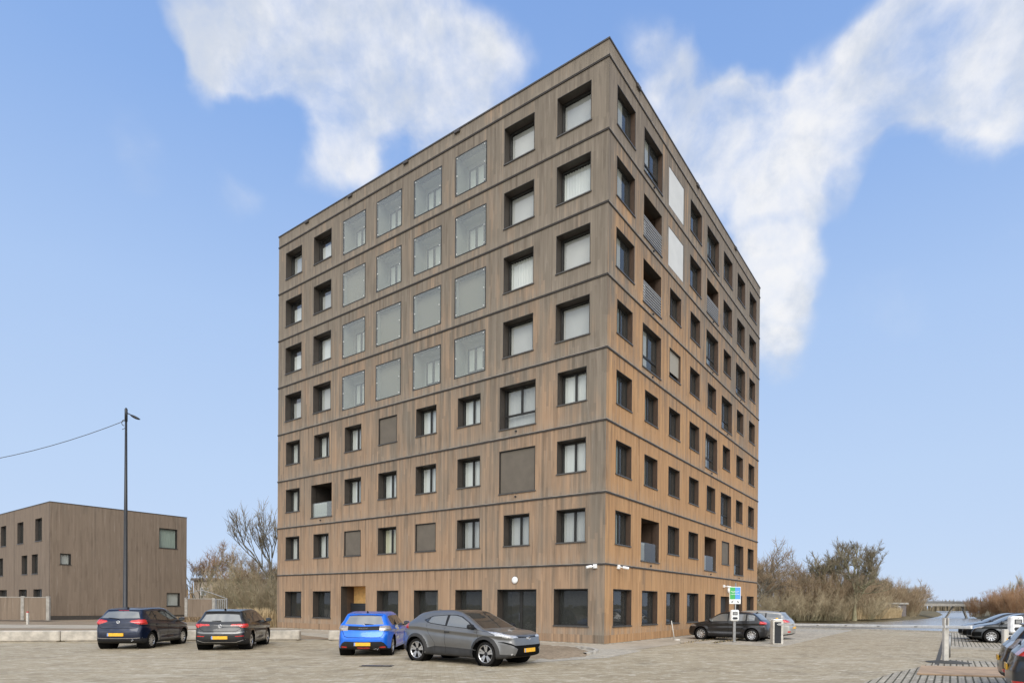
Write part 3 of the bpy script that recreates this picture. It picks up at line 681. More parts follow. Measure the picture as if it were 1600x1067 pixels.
# lamps and cameras fixed to the walls
def wall_lamp(side, u, z, r, label):
    b = MB(); p = [(0, -.09), (r*.6, -.085), (r*.93, -.06), (r, -.03), (r, 0)]
    b.lathe([(a, h) for a, h in p], 'x' if side == 0 else 'y', 28)
    b.lathe([(r+.02, -.02), (r+.02, 0)], 'x' if side == 0 else 'y', 28, mi=1)
    o = b.build('wall_lamp', ['lamp_white', 'grey_plastic'], smooth=True, loc=LW(0, u, z) if side == 0 else LW(u, 0, z), rotz=BROT)
    tag(o, label, 'lamp')
wall_lamp(0, 4.86, BASE+2.56, .17, 'round white wall lamp above the glass double door')
wall_lamp(1, 17.0, BASE+2.44, .17, 'round white wall lamp beside the green and blue sign')
def wcam(side, u, z, label, heads=((-.2, 0), (.2, 0))):
    e_ = empty('security_camera', label, 'camera', LW(-.002, u, z) if side == 0 else LW(u, -.002, z), BROT, 'white cameras on the building walls')
    b = MB()
    if side == 0: b.bbox(-.10, 0, -.09, .09, -.10, .08, .012)
    else: b.bbox(-.09, .09, -.10, 0, -.10, .08, .012)
    b.build('housing', 'lamp_white', e_)
    b = MB()
    d = Vector((-.22, .16, -.05)) if side == 0 else Vector((.20, -.22, -.05))
    s0 = Vector((-.10, 0, 0)) if side == 0 else Vector((0, -.10, 0))
    b.tube([s0, s0+d*.5, s0+d*.5, s0+d*1.4], [.02, .02, .065, .06], 12); b.build('lens_tube', 'lamp_white', e_)
wcam(0, .46, BASE+3.10, 'white wall camera left of the building corner'); wcam(1, 1.16, BASE+3.12, 'white wall camera right of the building corner, under the first band')
wcam(1, 15.95, BASE+2.70, 'small white wall camera up left of the green and blue sign')

# ------------------------------------------------------------------ small house
hx, hy = -43.335, 51.5
house = empty('town_house', 'low three storey brown timber house with flat roof behind the street lamp', 'house', (hx, hy, .12), BROT)
HL = [(2.02, 3.8, 6.93, 8.95), (7.1, 8.9, 6.93, 8.95), (12.35, 14.1, 6.93, 8.95), (3.1, 4.72, 4.0, 5.77), (5.98, 7.6, 4.0, 5.77), (13.35, 15.1, 4.0, 5.77), (2.0, 4.25, .9, 2.6), (6.1, 8.4, .9, 2.6), (12.1, 14.6, .9, 2.6)]
HR = [(8.60, 10.25, 6.90, 8.86), (.72, 1.50, 4.78, 5.75), (9.3, 10.52, 1.12, 2.45)]
HT = 10.17
tower_s = tower
for side, fac, hl, W_ in ((0, FA, HL, 22), (1, FB, HR, 11.15)):
    fac.wall('wall', W_, .25, HT, [(*h, .25) for h in hl], ['weathered_wood_house', 'dark_reveal'], house)
    for h in hl:
        u0, u1, z0, z1 = h; dd = .22 if side == 0 else .12
        fr = fac.frame(u0, u1, z0, z1, dd, t=.06, bars=[('v', (u0+u1)/2, .08)] if side == 0 and z0 < 6 else [], parent=house, trim=False)
        fac.pane(u0+.05, u1-.05, z0+.05, z1-.05, dd+.03, fr, 'pane_dark' if side == 0 else 'pane'); fac.sill(u0, u1, z0, fr, dd)
        fac.cloth(u0+.1, u1-.08, z0+.07, z1-.07, dd+.2, 'curtain_green' if side and z0 > 6 else 'interior_dark' if side == 0 else 'curtain_grey', fr)
b = MB(); b.face([(11.15, 0, .25), (11.15, 22, .25), (11.15, 22, HT), (11.15, 0, HT)]); b.face([(0, 22, .25), (11.15, 22, .25), (11.15, 22, HT), (0, 22, HT)]); b.build('wall', 'weathered_wood_house', house)
b = MB(); b.box(-.03, 11.18, -.03, 22.03, HT, HT+.06); b.build('roof', 'coping', house)
b = MB(); b.box(.02, 11.1, .02, 21.9, -.15, .25); b.build('plinth', 'coping', house)
b = MB(); b.box(.6, 10.6, .6, 21.5, .1, HT-.2); b.build('core_wall', 'interior_dark', house)
b = MB()
for u in (.02, 9.8): b.box(-.012, 0, u+.0, u+.03, .25, HT)
b.build('wall_joint', 'dark_reveal', house)
# ------------------------------------------------------------------ cars
def smooth_closed(pts, n=5):
    P = np.array(pts, float); out = []
    N = len(P)
    for i in range(N):
        p0, p1, p2, p3 = P[i-1], P[i], P[(i+1) % N], P[(i+2) % N]
        for t in np.linspace(0, 1, n, endpoint=False):
            c = .5*((2*p1)+(-p0+p2)*t+(2*p0-5*p1+4*p2-p3)*t*t+(-p0+3*p1-3*p2+p3)*t**3)
            l = p1+(p2-p1)*t; out.append(.6*c+.4*l)
    return np.array(out)
def in_poly(P, X, Z):
    P = np.asarray(P, float); c = np.zeros(X.shape, bool); n = len(P); j = n-1
    for i in range(n):
        xi, zi = P[i]; xj, zj = P[j]
        if zi != zj:
            t = ((zi > Z) != (zj > Z)) & (X < (xj-xi)*(Z-zi)/(zj-zi)+xi); c ^= t
        j = i
    return c
def near_poly(P, X, Z):
    """closest boundary point and distance"""
    P = np.asarray(P, float); best = np.full(X.shape, 1e9); bx = X.copy(); bz = Z.copy(); n = len(P)
    for i in range(n):
        a = P[i]; b_ = P[(i+1) % n]; d = b_-a; L2_ = d@d
        if L2_ < 1e-12: continue
        t = np.clip(((X-a[0])*d[0]+(Z-a[1])*d[1])/L2_, 0, 1); px = a[0]+t*d[0]; pz = a[1]+t*d[1]
        q_ = np.hypot(X-px, Z-pz); m_ = q_ < best; best[m_] = q_[m_]; bx[m_] = px[m_]; bz[m_] = pz[m_]
    return best, bx, bz
class Body:
    def __init__(s, sp):
        s.sp = sp; s.L = sp['L']; s.W = sp['W']; s.H = sp['H']; s.Lh = s.L/2; s.Wh = s.W/2
        prof = smooth_closed(sp['prof'])
        s.prof = prof; s.g0 = (-s.Lh-.35, -.3); s.gs = .012
        nx = int((s.L+.7)/s.gs)+2; nz = int((s.H+.7)/s.gs)+2
        X, Z = np.meshgrid(s.g0[0]+np.arange(nx)*s.gs, s.g0[1]+np.arange(nz)*s.gs, indexing='ij')
        d, _, _ = near_poly(prof, X, Z); ins = in_poly(prof, X, Z); s.grid = np.where(ins, -d, d)
        s.belt = np.array(sp['belt']).T
        s.top = None
    def sdf(s, x, z):
        a = np.clip((x-s.g0[0])/s.gs, 0, s.grid.shape[0]-1.001); c = np.clip((z-s.g0[1])/s.gs, 0, s.grid.shape[1]-1.001)
        i = a.astype(int); j = c.astype(int); fa = a-i; fc = c-j; g = s.grid
        return (g[i, j]*(1-fa)*(1-fc)+g[i+1, j]*fa*(1-fc)+g[i, j+1]*(1-fa)*fc+g[i+1, j+1]*fa*fc)
    def hw(s, x, z):
        sp = s.sp; ax = np.abs(x)
        a = np.clip((ax-(s.Lh-sp.get('cr', .60)))/sp.get('cr', .60), 0, 1.2)
        p = s.Wh-sp.get('cc', .17)*a**2.2-.03*(x/s.Lh)**2
        b_ = np.interp(x, s.belt[0], s.belt[1]); d = z-b_
        p = p-sp.get('tum', .42)*(np.sqrt(d*d+.0009)+d)/2
        p = p-.35*np.clip(.36-z, 0, 1)**1.5-.05*(z-.66)**2
        p = p-.035*np.exp(-((z-.47)/.10)**2)*np.clip(1.1-ax, 0, 1)
        p = p+.024*np.exp(-((z-(b_-.12))/.045)**2)-.016*np.exp(-((z-(b_-.22))/.06)**2)
        for wx in (sp['xf'], sp['xr']):
            q_ = np.hypot(x-wx, z-sp['r'])-(sp['r']+.06); p = p+sp.get('flare', .018)*np.exp(-(q_/.09)**2)*(z < b_-.02)
        p = p-sp.get('reartaper', .10)*np.clip((-x-.6)/1.2, 0, 1.2)**2*np.clip((d+.05)/.2, 0, 1)
        return p
    def F(s, x, y, z):
        ay = np.abs(y); k = .085
        xe = x+s.sp.get('cv', .13)*y*y*np.clip(x/.9, -1, 1)
        a = s.sdf(xe, z); b_ = (ay-s.hw(x, z))*.93
        h = np.clip(.5+.5*(b_-a)/k, 0, 1)
        return a*(1-h)+b_*h+k*h*(1-h)
    def grad(s, P):
        e = .004; x, y, z = P.T
        g = np.stack([s.F(x+e, y, z)-s.F(x-e, y, z), s.F(x, y+e, z)-s.F(x, y-e, z), s.F(x, y, z+e)-s.F(x, y, z-e)], 1)
        return g/np.maximum(1e-9, np.linalg.norm(g, axis=1))[:, None]
    def solve(s, ax, x, y, z, sign=1):
        """bisect the surface coordinate along axis ax ('x' or 'y')"""
        n = np.size(x) if ax == 'y' else np.size(y)
        if ax == 'y':
            lo = np.zeros(n)+.05; hi = np.zeros(n)+s.Wh+.12
            for _ in range(22):
                m_ = (lo+hi)/2; ins = s.F(x, m_, z) < 0; lo = np.where(ins, m_, lo); hi = np.where(ins, hi, m_)
            return (lo+hi)/2
        lo = np.zeros(n)-.2; hi = np.zeros(n)+sign*(s.Lh+.1)
        for _ in range(24):
            m_ = (lo+hi)/2; ins = s.F(m_, y, z) < 0; lo = np.where(ins, m_, lo); hi = np.where(ins, hi, m_)
        return (lo+hi)/2
    def topz(s, x):
        zz = np.linspace(.5, s.H+.1, 200); v = s.sdf(np.full(200, x), zz); k = np.where(v < 0)[0]
        return zz[k[-1]] if len(k) else .5
def winpoly(B, xa, xb, m, lift=.02, n=14, rm=None):
    """side glass outline between the belt line and the roof line"""
    xs = np.linspace(xa, xb, n); lo = [(x, float(np.interp(x, B.belt[0], B.belt[1]))+lift) for x in xs]
    zs = min(B.H-.11, 9)
    up = []
    for x, l in zip(xs, lo):
        t = min(B.topz(x)-m, B.sp.get('railz', B.H-.12)); up.append((x, max(t, l[1]+.0005)))
    return lo+up[::-1]
def make_car(name, label, sp, loc, head, step=.034):
    B = Body(sp); L, W, H = B.L, B.W, B.H
    T = empty(name, label, 'car', loc, math.atan2(head[1], head[0]), 'cars parked around the building')
    nx, ny, nz = int(L/step), int(W/step)//2*2, int(H/step)
    xs = np.linspace(-B.Lh-.06, B.Lh+.06, nx+1); ys = np.linspace(-B.Wh-.05, B.Wh+.05, ny+1); zs = np.linspace(.08, H+.05, nz+1)
    idx = -np.ones((nx+1, ny+1, nz+1), int); pts = []
    I, J, K = np.meshgrid(range(nx+1), range(ny+1), range(nz+1), indexing='ij')
    surf = (I == 0) | (I == nx) | (J == 0) | (J == ny) | (K == 0) | (K == nz)
    idx[surf] = np.arange(surf.sum()); P0 = np.stack([xs[I[surf]], ys[J[surf]], zs[K[surf]]], 1)
    Fc = []
    for a in (0, nx):
        q_ = idx[a]; Fc.append(np.stack([q_[:-1, :-1], q_[1:, :-1], q_[1:, 1:], q_[:-1, 1:]], -1).reshape(-1, 4)[:, ::(1 if a else -1)])
    for a in (0, ny):
        q_ = idx[:, a]; Fc.append(np.stack([q_[:-1, :-1], q_[1:, :-1], q_[1:, 1:], q_[:-1, 1:]], -1).reshape(-1, 4)[:, ::(-1 if a else 1)])
    for a in (0, nz):
        q_ = idx[:, :, a]; Fc.append(np.stack([q_[:-1, :-1], q_[1:, :-1], q_[1:, 1:], q_[:-1, 1:]], -1).reshape(-1, 4)[:, ::(1 if a else -1)])
    Fc = np.concatenate(Fc)
    C_ = np.stack([np.clip(P0[:, 0], -B.Lh+.62, B.Lh-.70), np.clip(P0[:, 1], -.30, .30), np.full(len(P0), .56)], 1)
    D = P0-C_; lo = np.zeros(len(P0)); hi = np.full(len(P0), 1.25)
    for _ in range(24):
        m_ = (lo+hi)/2; Q_ = C_+D*m_[:, None]; ins = B.F(*Q_.T) < 0; lo = np.where(ins, m_, lo); hi = np.where(ins, hi, m_)
    V = C_+D*((lo+hi)/2)[:, None]
    N = B.grad(V)
    zones = []
    ra = sp['r']+.055
    for wx in (sp['xf'], sp['xr']):
        zones.append(('ARCH', None, 'S', [(wx+ra*math.cos(t), sp['r']+.01+ra*math.sin(t)) for t in np.linspace(0, 2*math.pi, 40, endpoint=False)]))
    for z_ in sp['zones']:
        pl = z_[3]
        if isinstance(pl, tuple) and pl[0] == 'win': pl = winpoly(B, *pl[1:])
        zones.append((z_[0], z_[1], z_[2], pl))
    snapped = np.zeros(len(V), bool)
    def view(vw, A, Nn):
        if vw == 'S': return A[:, 0], A[:, 2], np.abs(Nn[:, 1]) > .38
        if vw == 'R': return np.abs(A[:, 1]), A[:, 2], Nn[:, 0] < -.22
        if vw == 'F': return np.abs(A[:, 1]), A[:, 2], Nn[:, 0] > .16
        if vw == 'T': return A[:, 0], np.abs(A[:, 1]), Nn[:, 2] > .5
    for part, mat, vw, pl in zones:
        a, c, ok = view(vw, V, N); P_ = np.asarray(pl)
        bb = (a > P_[:, 0].min()-.06) & (a < P_[:, 0].max()+.06) & (c > P_[:, 1].min()-.06) & (c < P_[:, 1].max()+.06)
        if vw == 'F': bb &= V[:, 0] > 0
        if vw == 'R': bb &= V[:, 0] < 0
        k = np.where(ok & bb & ~snapped)[0]
        if not len(k): continue
        d, bx, bz = near_poly(P_, a[k], c[k]); s_ = d < step*.52
        # an edge lying on the centre line (y=0) is not a real edge
        if vw in 'RF': s_ &= bx > 1e-4
        kk = k[s_]; bx = bx[s_]; bz = bz[s_]
        if vw == 'S':
            yy = B.solve('y', bx, None, bz); good = np.abs(yy-np.abs(V[kk, 1])) < .05; sg = np.sign(V[kk, 1])
            V[kk[good], 0] = bx[good]; V[kk[good], 2] = bz[good]; V[kk[good], 1] = (sg*yy)[good]; snapped[kk[good]] = True
        elif vw in 'RF':
            xx = B.solve('x', None, bx, bz, 1 if vw == 'F' else -1); good = np.abs(xx-V[kk, 0]) < .09; sg = np.sign(V[kk, 1])
            V[kk[good], 0] = xx[good]; V[kk[good], 1] = (sg*bx)[good]; V[kk[good], 2] = bz[good]; snapped[kk[good]] = True
    N = B.grad(V)
    cen = V[Fc].mean(1); Nc = N[Fc].mean(1); Nc /= np.linalg.norm(Nc, axis=1)[:, None]
    lab = np.zeros(len(Fc), int); keys = [('body', sp['paint'], 0)]
    lab[Nc[:, 2] < -.55] = -2
    lab[(cen[:, 2] < sp.get('sillz', .0)) & (lab == 0)] = -3
    free = np.ones(len(Fc), bool)
    for part, mat, vw, pl in zones:
        a, c, ok = view(vw, cen, Nc); 
        if vw == 'F': ok = ok & (cen[:, 0] > 0)
        if vw == 'R': ok = ok & (cen[:, 0] < 0)
        if part == 'ARCH':
            ins = in_poly(pl, cen[:, 0], cen[:, 2]) & (np.abs(cen[:, 1]) > B.Wh-.42); lab[ins] = -1; free[ins] = False; continue
        ins = in_poly(pl, a, c) & ok & free
        for sd_ in ((1, -1) if part in SIDED else (0,)):
            q_ = ins & (np.sign(cen[:, 1]) == sd_) if sd_ else ins
            if not q_.any(): continue
            key = (part.split('#')[0], mat, sd_, part)
            if key not in keys: keys.append(key)
            lab[q_] = keys.index(key)
        free &= ~ins
    def emit(mask, name_, mats, mi=None):
        f = Fc[mask]; u, inv = np.unique(f, return_inverse=True); inv = inv.reshape(f.shape)
        me = bpy.data.meshes.new(name_); me.from_pydata(V[u].tolist(), [], inv.tolist())
        for k in mats: me.materials.append(MATS[k])
        if mi is not None: me.polygons.foreach_set('material_index', mi)
        me.polygons.foreach_set('use_smooth', [True]*len(me.polygons)); me.update()
        me.normals_split_custom_set_from_vertices([tuple(v) for v in N[u]])
        o = bpy.data.objects.new(name_, me); col.objects.link(o); o.parent = T; return o
    trim_mats = {}
    bm_ = (lab == 0) | (lab == -2) | (lab == -3); mi = []; mats = [sp['paint'], 'black_plastic', 'black_plastic']
    lb = lab.copy()
    for ki, key in enumerate(keys):
        if ki and key[0] == 'body':       # painted or plastic areas that belong to the shell
            if key[1] not in mats: mats.append(key[1])
            bm_ |= lab == ki; lb[lab == ki] = -100-mats.index(key[1])
    for v in lb[bm_]: mi.append(0 if v == 0 else 1 if v in (-2, -3) else -100-v)
    body = emit(bm_, 'body', mats, mi)
    for ki, key in enumerate(keys):
        if ki and key[0] != 'body': emit(lab == ki, key[0], [key[1]])
    # wheel wells
    b = MB()
    for wx in (sp['xf'], sp['xr']):
        for sd_ in (1, -1):
            y0, y1 = sd_*(B.Wh-.035), sd_*(B.Wh-.40)
            b = MB(); b.lathe([(.02, y1), (ra, y1), (ra, y0)], 'y', 28, (wx, 0, sp['r']+.01)); b.build('wheel_housing', 'seam', T, smooth=True)
    # shut lines
    def ribbon(path, vw, w_=.009, out=.002):
        b_ = MB(); P_ = []
        for p, q_ in zip(path, path[1:]):
            n = max(1, int(math.dist(p, q_)/.05)); P_ += [(p[0]+(q_[0]-p[0])*i/n, p[1]+(q_[1]-p[1])*i/n) for i in range(n)]
        P_.append(path[-1]); P_ = np.array(P_); d = np.gradient(P_, axis=0); d /= np.linalg.norm(d, axis=1)[:, None]
        nn = np.stack([-d[:, 1], d[:, 0]], 1)*w_/2; A = P_+nn; C2 = P_-nn
        if vw == 'S':
            ya = B.solve('y', A[:, 0], None, A[:, 1])+out; yc = B.solve('y', C2[:, 0], None, C2[:, 1])+out
            for sd_ in (1, -1):
                for i in range(len(P_)-1): b_.face([(A[i, 0], sd_*ya[i], A[i, 1]), (C2[i, 0], sd_*yc[i], C2[i, 1]), (C2[i+1, 0], sd_*yc[i+1], C2[i+1, 1]), (A[i+1, 0], sd_*ya[i+1], A[i+1, 1])])
        else:
            sg = 1 if vw == 'F' else -1
            xa = B.solve('x', None, A[:, 0], A[:, 1], sg)+out*sg; xc = B.solve('x', None, C2[:, 0], C2[:, 1], sg)+out*sg
            for i in range(len(P_)-1): b_.face([(xa[i], A[i, 0], A[i, 1]), (xc[i], C2[i, 0], C2[i, 1]), (xc[i+1], C2[i+1, 0], C2[i+1, 1]), (xa[i+1], A[i+1, 0], A[i+1, 1])])
        return b_
    seam = MB()
    for vw, path, *ww in sp.get('lines', []):
        ribbon(path, vw, *ww).build('panel_gap', 'seam', T)
    for vw, path, w_, mat, nm in sp.get('strips', []): ribbon(path, vw, w_, .004).build(nm, mat, T)
    def sx(y, z, sg): return float(B.solve('x', None, np.array([y]), np.array([z]), sg)[0])
    def sy(x, z): return float(B.solve('y', np.array([x]), None, np.array([z]))[0])
    # handles and mirrors
    for hx_, hz in sp.get('handles', []):
        for sd_ in (1, -1):
            y = sy(hx_, hz); b = MB(); y0, y1 = (y-.002, y+.028) if sd_ > 0 else (-y-.028, -y+.002)
            b.bbox(hx_-.10, hx_+.10, y0, y1, hz-.017, hz+.017, .008); b.build('door_handle', sp.get('handlemat', sp['paint']), T)
    mx, mz = sp['mirror']
    for sd_ in (1, -1):
        y = sy(mx, mz-.03); b = MB(); n = 10; pr = []
        for i in range(7):      # rounded shell
            t = i/6; a = math.sin(math.pi*min(max(t, .04), .96))**.45; pr.append((a, mx+.09-.20*t if False else t))
        sec = [(.0, .02), (.012, .75), (.05, 1), (.12, 1.0), (.145, .93)]
        base = len(b.v)
        for dx, k_ in sec:
            for j in range(n):
                t = 2*math.pi*j/n; ct, st = math.cos(t), math.sin(t)
                b.v.append((mx+.09-dx, sd_*(y+.11+.105*k_*(abs(ct)**.7)*(1 if ct > 0 else -1)), mz+.065+.072*k_*(abs(st)**.7)*(1 if st > 0 else -1)))
        for i in range(len(sec)-1):
            for j in range(n): b.f.append((base+i*n+j, base+i*n+(j+1) % n, base+(i+1)*n+(j+1) % n, base+(i+1)*n+j)); b.m.append(0)
        k = len(b.v)-n; b.f.append(tuple(range(k, k+n))); b.m.append(1)
        b.box(mx, mx+.05, *(sorted((sd_*(y-.02), sd_*(y+.09)))), mz-.02, mz+.015, 2)
        b.build('wing_mirror', [sp.get('mirrormat', sp['paint']), 'car_glass', 'black_plastic'], T, smooth=False)
    # number plates
    for sg, y0, z0 in sp['plates']:
        x = sx(y0, z0, sg); b = MB(); x0, x1 = (x-.004, x+.022) if sg > 0 else (x-.022, x+.004)
        b.box(x0, x1, y0-.26, y0+.26, z0-.055, z0+.055, 0)
        xo = x1+.0015 if sg > 0 else x0-.0015
        yb = (y0-.26, y0-.215) if sg > 0 else (y0+.215, y0+.26)
        b.face([(xo, yb[0], z0-.053), (xo, yb[1], z0-.053), (xo, yb[1], z0+.053), (xo, yb[0], z0+.053)], 1)
        b.build('number_plate', ['yellow', 'plate_blue'], T)
    for txt, sg, y0, z0, size, mat in sp.get('texts', []):
        x = sx(y0, z0, sg)+sg*.004; M = Matrix(((0, 0, sg, x), (sg, 0, 0, y0), (0, 1, 0, z0), (0, 0, 0, 1)))
        text_obj('lettering', txt, size, mat, T, M)
    for sg, y0, z0, r_, kind in sp.get('badge', []):
        x = sx(y0, z0, sg)+sg*.004; b = MB()
        ring = [(y0+r_*math.cos(t)*(1.25 if kind == 'oval' else 1), z0+r_*.9*math.sin(t)) for t in np.linspace(0, 2*math.pi, 21)]
        b.tube([(x+sg*.004, p, z) for p, z in ring], r_*.13, 6, cap=False)
        S = {'vw': [[(-.5, .75), (-.2, 0), (0, .35), (.2, 0), (.5, .75)], [(-.8, .45), (-.38, -.8), (0, -.1), (.38, -.8), (.8, .45)]], 'wing': [[(-.85, .35), (-.3, .2), (0, -.35), (.3, .2), (.85, .35)], [(-.85, .35), (-.45, -.4), (0, -.75), (.45, -.4), (.85, .35)]], 'oval': [[(-1.1, .1), (-.5, .55), (.5, .55), (1.1, .1)], [(-.35, 0), (0, -.85), (.35, 0), (0, .85), (-.35, 0)]], 'shield': [[(-.6, .6), (0, .9), (.6, .6), (.5, -.4), (0, -.9), (-.5, -.4), (-.6, .6)]]}[kind]
        for ln in S: b.tube([(x+sg*.004, y0+p[0]*r_*.9, z0+p[1]*r_*.9) for p in ln], r_*.10, 6)
        b.build('badge', 'chrome', T, smooth=True)
    if sp.get('wiper'):
        y0, z0, y1, z1 = sp['wiper']; b = MB(); p0 = (sx(y0, z0, -1)-.02, y0, z0); p1 = (sx(y1, z1, -1)-.015, y1, z1); b.tube([p0, p1], [.016, .006], 6); b.build('rear_wiper', 'black_plastic', T)
    if sp.get('antenna'):
        ax_ = sp['antenna']; z = B.topz(ax_); b = MB(); b.prism([(ax_-.08, z-.01), (ax_+.10, z-.01), (ax_-.05, z+.055), (ax_-.08, z+.06)], -.018, .018, 'xz'); b.build('roof_antenna', sp.get('antmat', 'black_plastic'), T)
    if sp.get('spoiler'):
        x0, x1, z0, w_, mat = sp['spoiler']; b = MB()
        for a_, c_ in zip(np.linspace(-w_, w_, 16), np.linspace(-w_, w_, 16)[1:]):
            qa, qc = .10*a_*a_, .10*c_*c_
            top = [(x0+qa, a_, z0-.018-.05*a_*a_), (x0+qc, c_, z0-.018-.05*c_*c_), (x1, c_, z0+.02-.05*c_*c_), (x1, a_, z0+.02-.05*a_*a_)]
            b.face(top); b.face([(p[0], p[1], p[2]-.035) for p in top][::-1]); b.face([top[0], top[1], (top[1][0], top[1][1], top[1][2]-.035), (top[0][0], top[0][1], top[0][2]-.035)])
        b.build('spoiler', mat, T)
    for y0, z0 in sp.get('exhaust', []):
        x = sx(y0, z0, -1); b = MB(); b.lathe([(.02, -.0), (.034, -.06), (.030, -.075), (.026, -.06), (.024, .02)], 'x', 16, (x+.02, y0, z0)); b.build('exhaust_pipe', 'chrome', T, smooth=True)
    # wheels
    r = sp['r']; wd_ = .20; rr = r*sp.get('rimk', .70)
    for wx, st in ((sp['xf'], sp.get('steer', 0)), (sp['xr'], 0)):
        for sd_ in (1, -1):
            b = MB(); o_ = wd_/2
            prof = [(rr-.01, -o_+.01), (rr+.01, -o_), (r-.03, -o_-.004), (r-.006, -o_+.02), (r, -o_+.05), (r, o_-.05), (r-.006, o_-.02), (r-.03, o_+.004), (rr+.01, o_), (rr-.01, o_-.01)]
            b.lathe(prof, 'y', 40)
            wh = b.build('wheel', 'tyre', T, smooth=True); wh.location = (wx, sd_*(B.Wh-.035-o_), r); wh.rotation_euler.z = st
            b = MB(); yo = sd_*(o_-.012)
            b.lathe([(rr, yo), (rr-.012, yo+sd_*.006), (rr-.028, yo-sd_*.012)], 'y', 40, mi=0)
            b.lathe([(rr-.028, yo-sd_*.012), (rr-.04, yo-sd_*.10), (.02, yo-sd_*.11)], 'y', 40, mi=1)
            b.lathe([(.062, yo-sd_*.08), (.060, yo-sd_*.02), (.045, yo-sd_*.012), (.002, yo-sd_*.012)], 'y', 20, mi=0 if not sp.get('darkhub') else 1)
            n, w0, w1, tw, spread = sp.get('spokes', (10, .030, .020, 0, 0))
            for k in range(n):
                for off in ((-spread, spread) if spread else (0,)):
                    t0 = 2*math.pi*k/n+.2; t1 = t0+off+tw
                    p0 = Vector((math.cos(t0+off*.2), math.sin(t0+off*.2)))*.045; p1 = Vector((math.cos(t1), math.sin(t1)))*(rr-.02); d = (p1-p0).normalized(); nn = Vector((-d.y, d.x))
                    q_ = [p0-nn*w0, p1-nn*w1, p1+nn*w1, p0+nn*w0]
                    ya, yb_ = yo-sd_*.022, yo-sd_*.006
                    b.face([(q_[0].x, ya, q_[0].y), (q_[1].x, yb_, q_[1].y), (q_[2].x, yb_, q_[2].y), (q_[3].x, ya, q_[3].y)], 0)
                    for i_, j_ in ((0, 1), (2, 3)):
                        b.face([(q_[i_].x, ya if i_ in (0, 3) else yb_, q_[i_].y), (q_[j_].x, ya if j_ in (0, 3) else yb_, q_[j_].y), (q_[j_].x, ya-sd_*.05, q_[j_].y), (q_[i_].x, ya-sd_*.05, q_[i_].y)], 1)
            b.build('rim', [sp.get('rimmat', 'rim_silver'), 'rim_dark'], wh, smooth=False)
    return T, B
SIDED = {'side_window', 'side_window#2', 'side_window#3', 'headlight', 'taillight', 'reflector', 'fog_light', 'indicator'}
def base_hatch(L, W, H, xf, xr, r, paint_):
    h = L/2
    prof = [(-h, .42), (-h+.0, .62), (-h+.05, .78), (-h+.08, .92), (-h+.17, 1.02), (-h+.42, H-.13), (-h+.52, H-.055), (-h+1.15, H-.005), (-.15, H), (.32, H-.08), (h-1.02, 1.00), (h-.85, .955), (h-.42, .86), (h-.13, .74), (h-.02, .60), (h, .42), (h-.05, .26), (h-.5, .19), (0, .19), (-h+.4, .20), (-h+.06, .28)]
    return dict(L=L, W=W, H=H, xf=xf, xr=xr, r=r, prof=prof, belt=[(-h, 1.03), (-.9, .985), (.9, .93), (h, .9)], paint=paint_, mirror=(h-1.25, .97), sillz=.27,
                handles=[(-.08, .86), (-.98, .88)], plates=[(-1, 0, .62), (1, 0, .42)], antenna=-h+.75,
                lines=[('S', [(h-1.12, .93), (h-1.17, .60), (h-1.22, .30)]), ('S', [(-.12, .96), (-.14, .55), (-.10, .30)]), ('S', [(-1.05, 1.0), (-1.02, .80), (-.78, .60), (-.72, .30)]), ('S', [(h-1.22, .30), (-.72, .29)])])
def hatch_zones(sp, trim='black_plastic', rg=(.60, 1.06, .50, 1.36)):
    h = sp['L']/2; H = sp['H']; z = []
    z += [('windscreen', 'car_glass', 'F', [(0, 1.02), (sp['W']/2-.16, 1.0), (sp['W']/2-.30, H-.15), (.3, H-.075), (0, H-.065)])]
    z += [('rear_window', 'car_glass_pale', 'R', [(0, rg[1]), (rg[0], rg[1]+.015), (rg[2], rg[3]-.02), (.2, rg[3]), (0, rg[3])])]
    z += [('side_window', 'car_glass', 'S', ('win', -.09, h-1.06, .085)), ('side_window#2', 'car_glass', 'S', ('win', -.98, -.15, .085)), ('side_window#3', 'car_glass', 'S', ('win', -h+.62, -1.04, .10))]
    z += [('body', 'black_plastic', 'S', ('win', -1.06, h-.98, .065, -.004))]
    return z
# dark blue hatchback (left)
sp = base_hatch(4.06, 1.70, 1.50, 1.24, -1.33, .31, 'paint_navy'); h = 2.03
sp['prof'][2:6] = [(-h+.04, .80), (-h+.06, .98), (-h+.14, 1.09), (-h+.40, 1.38)]; sp['belt'] = [(-h, 1.09), (-.9, 1.03), (.9, .94), (h, .9)]
sp['zones'] = hatch_zones(sp, rg=(.63, 1.115, .50, 1.37))+[
    ('brake_light', 'light_red', 'R', [(0, 1.395), (.17, 1.395), (.17, 1.425), (0, 1.425)]),
    ('taillight', 'light_red', 'R', [(.36, 1.00), (.40, 1.045), (.60, 1.075), (.90, 1.08), (.90, .90), (.62, .91)]), ('taillight', 'light_red', 'S', [(-2.04, .90), (-2.04, 1.08), (-1.66, 1.05), (-1.76, .95)]),
    ('body', 'black_plastic', 'R', [(0, 0), (.86, 0), (.86, .40), (.70, .40), (.62, .37), (0, .37)]),
    ('headlight', 'light_clear', 'F', [(.45, .70), (.85, .80), (.85, .69), (.55, .64)]), ('headlight', 'light_clear', 'S', [(2.0, .66), (1.55, .86), (1.62, .78), (1.9, .66)]), ('grille', 'black_plastic', 'F', [(0, .72), (.40, .72), (.55, .40), (0, .38)])]
sp['lines'] += [('R', [(-.72, 1.0), (-.66, .82), (-.54, .765), (.54, .765), (.66, .82), (.72, 1.0)], .012), ('R', [(-.80, .60), (.80, .60)], .006)]
sp['strips'] = [('R', [(-.74, .425), (-.5, .405), (.5, .405), (.74, .425)], .020, 'rim_silver', 'bumper_strip')]
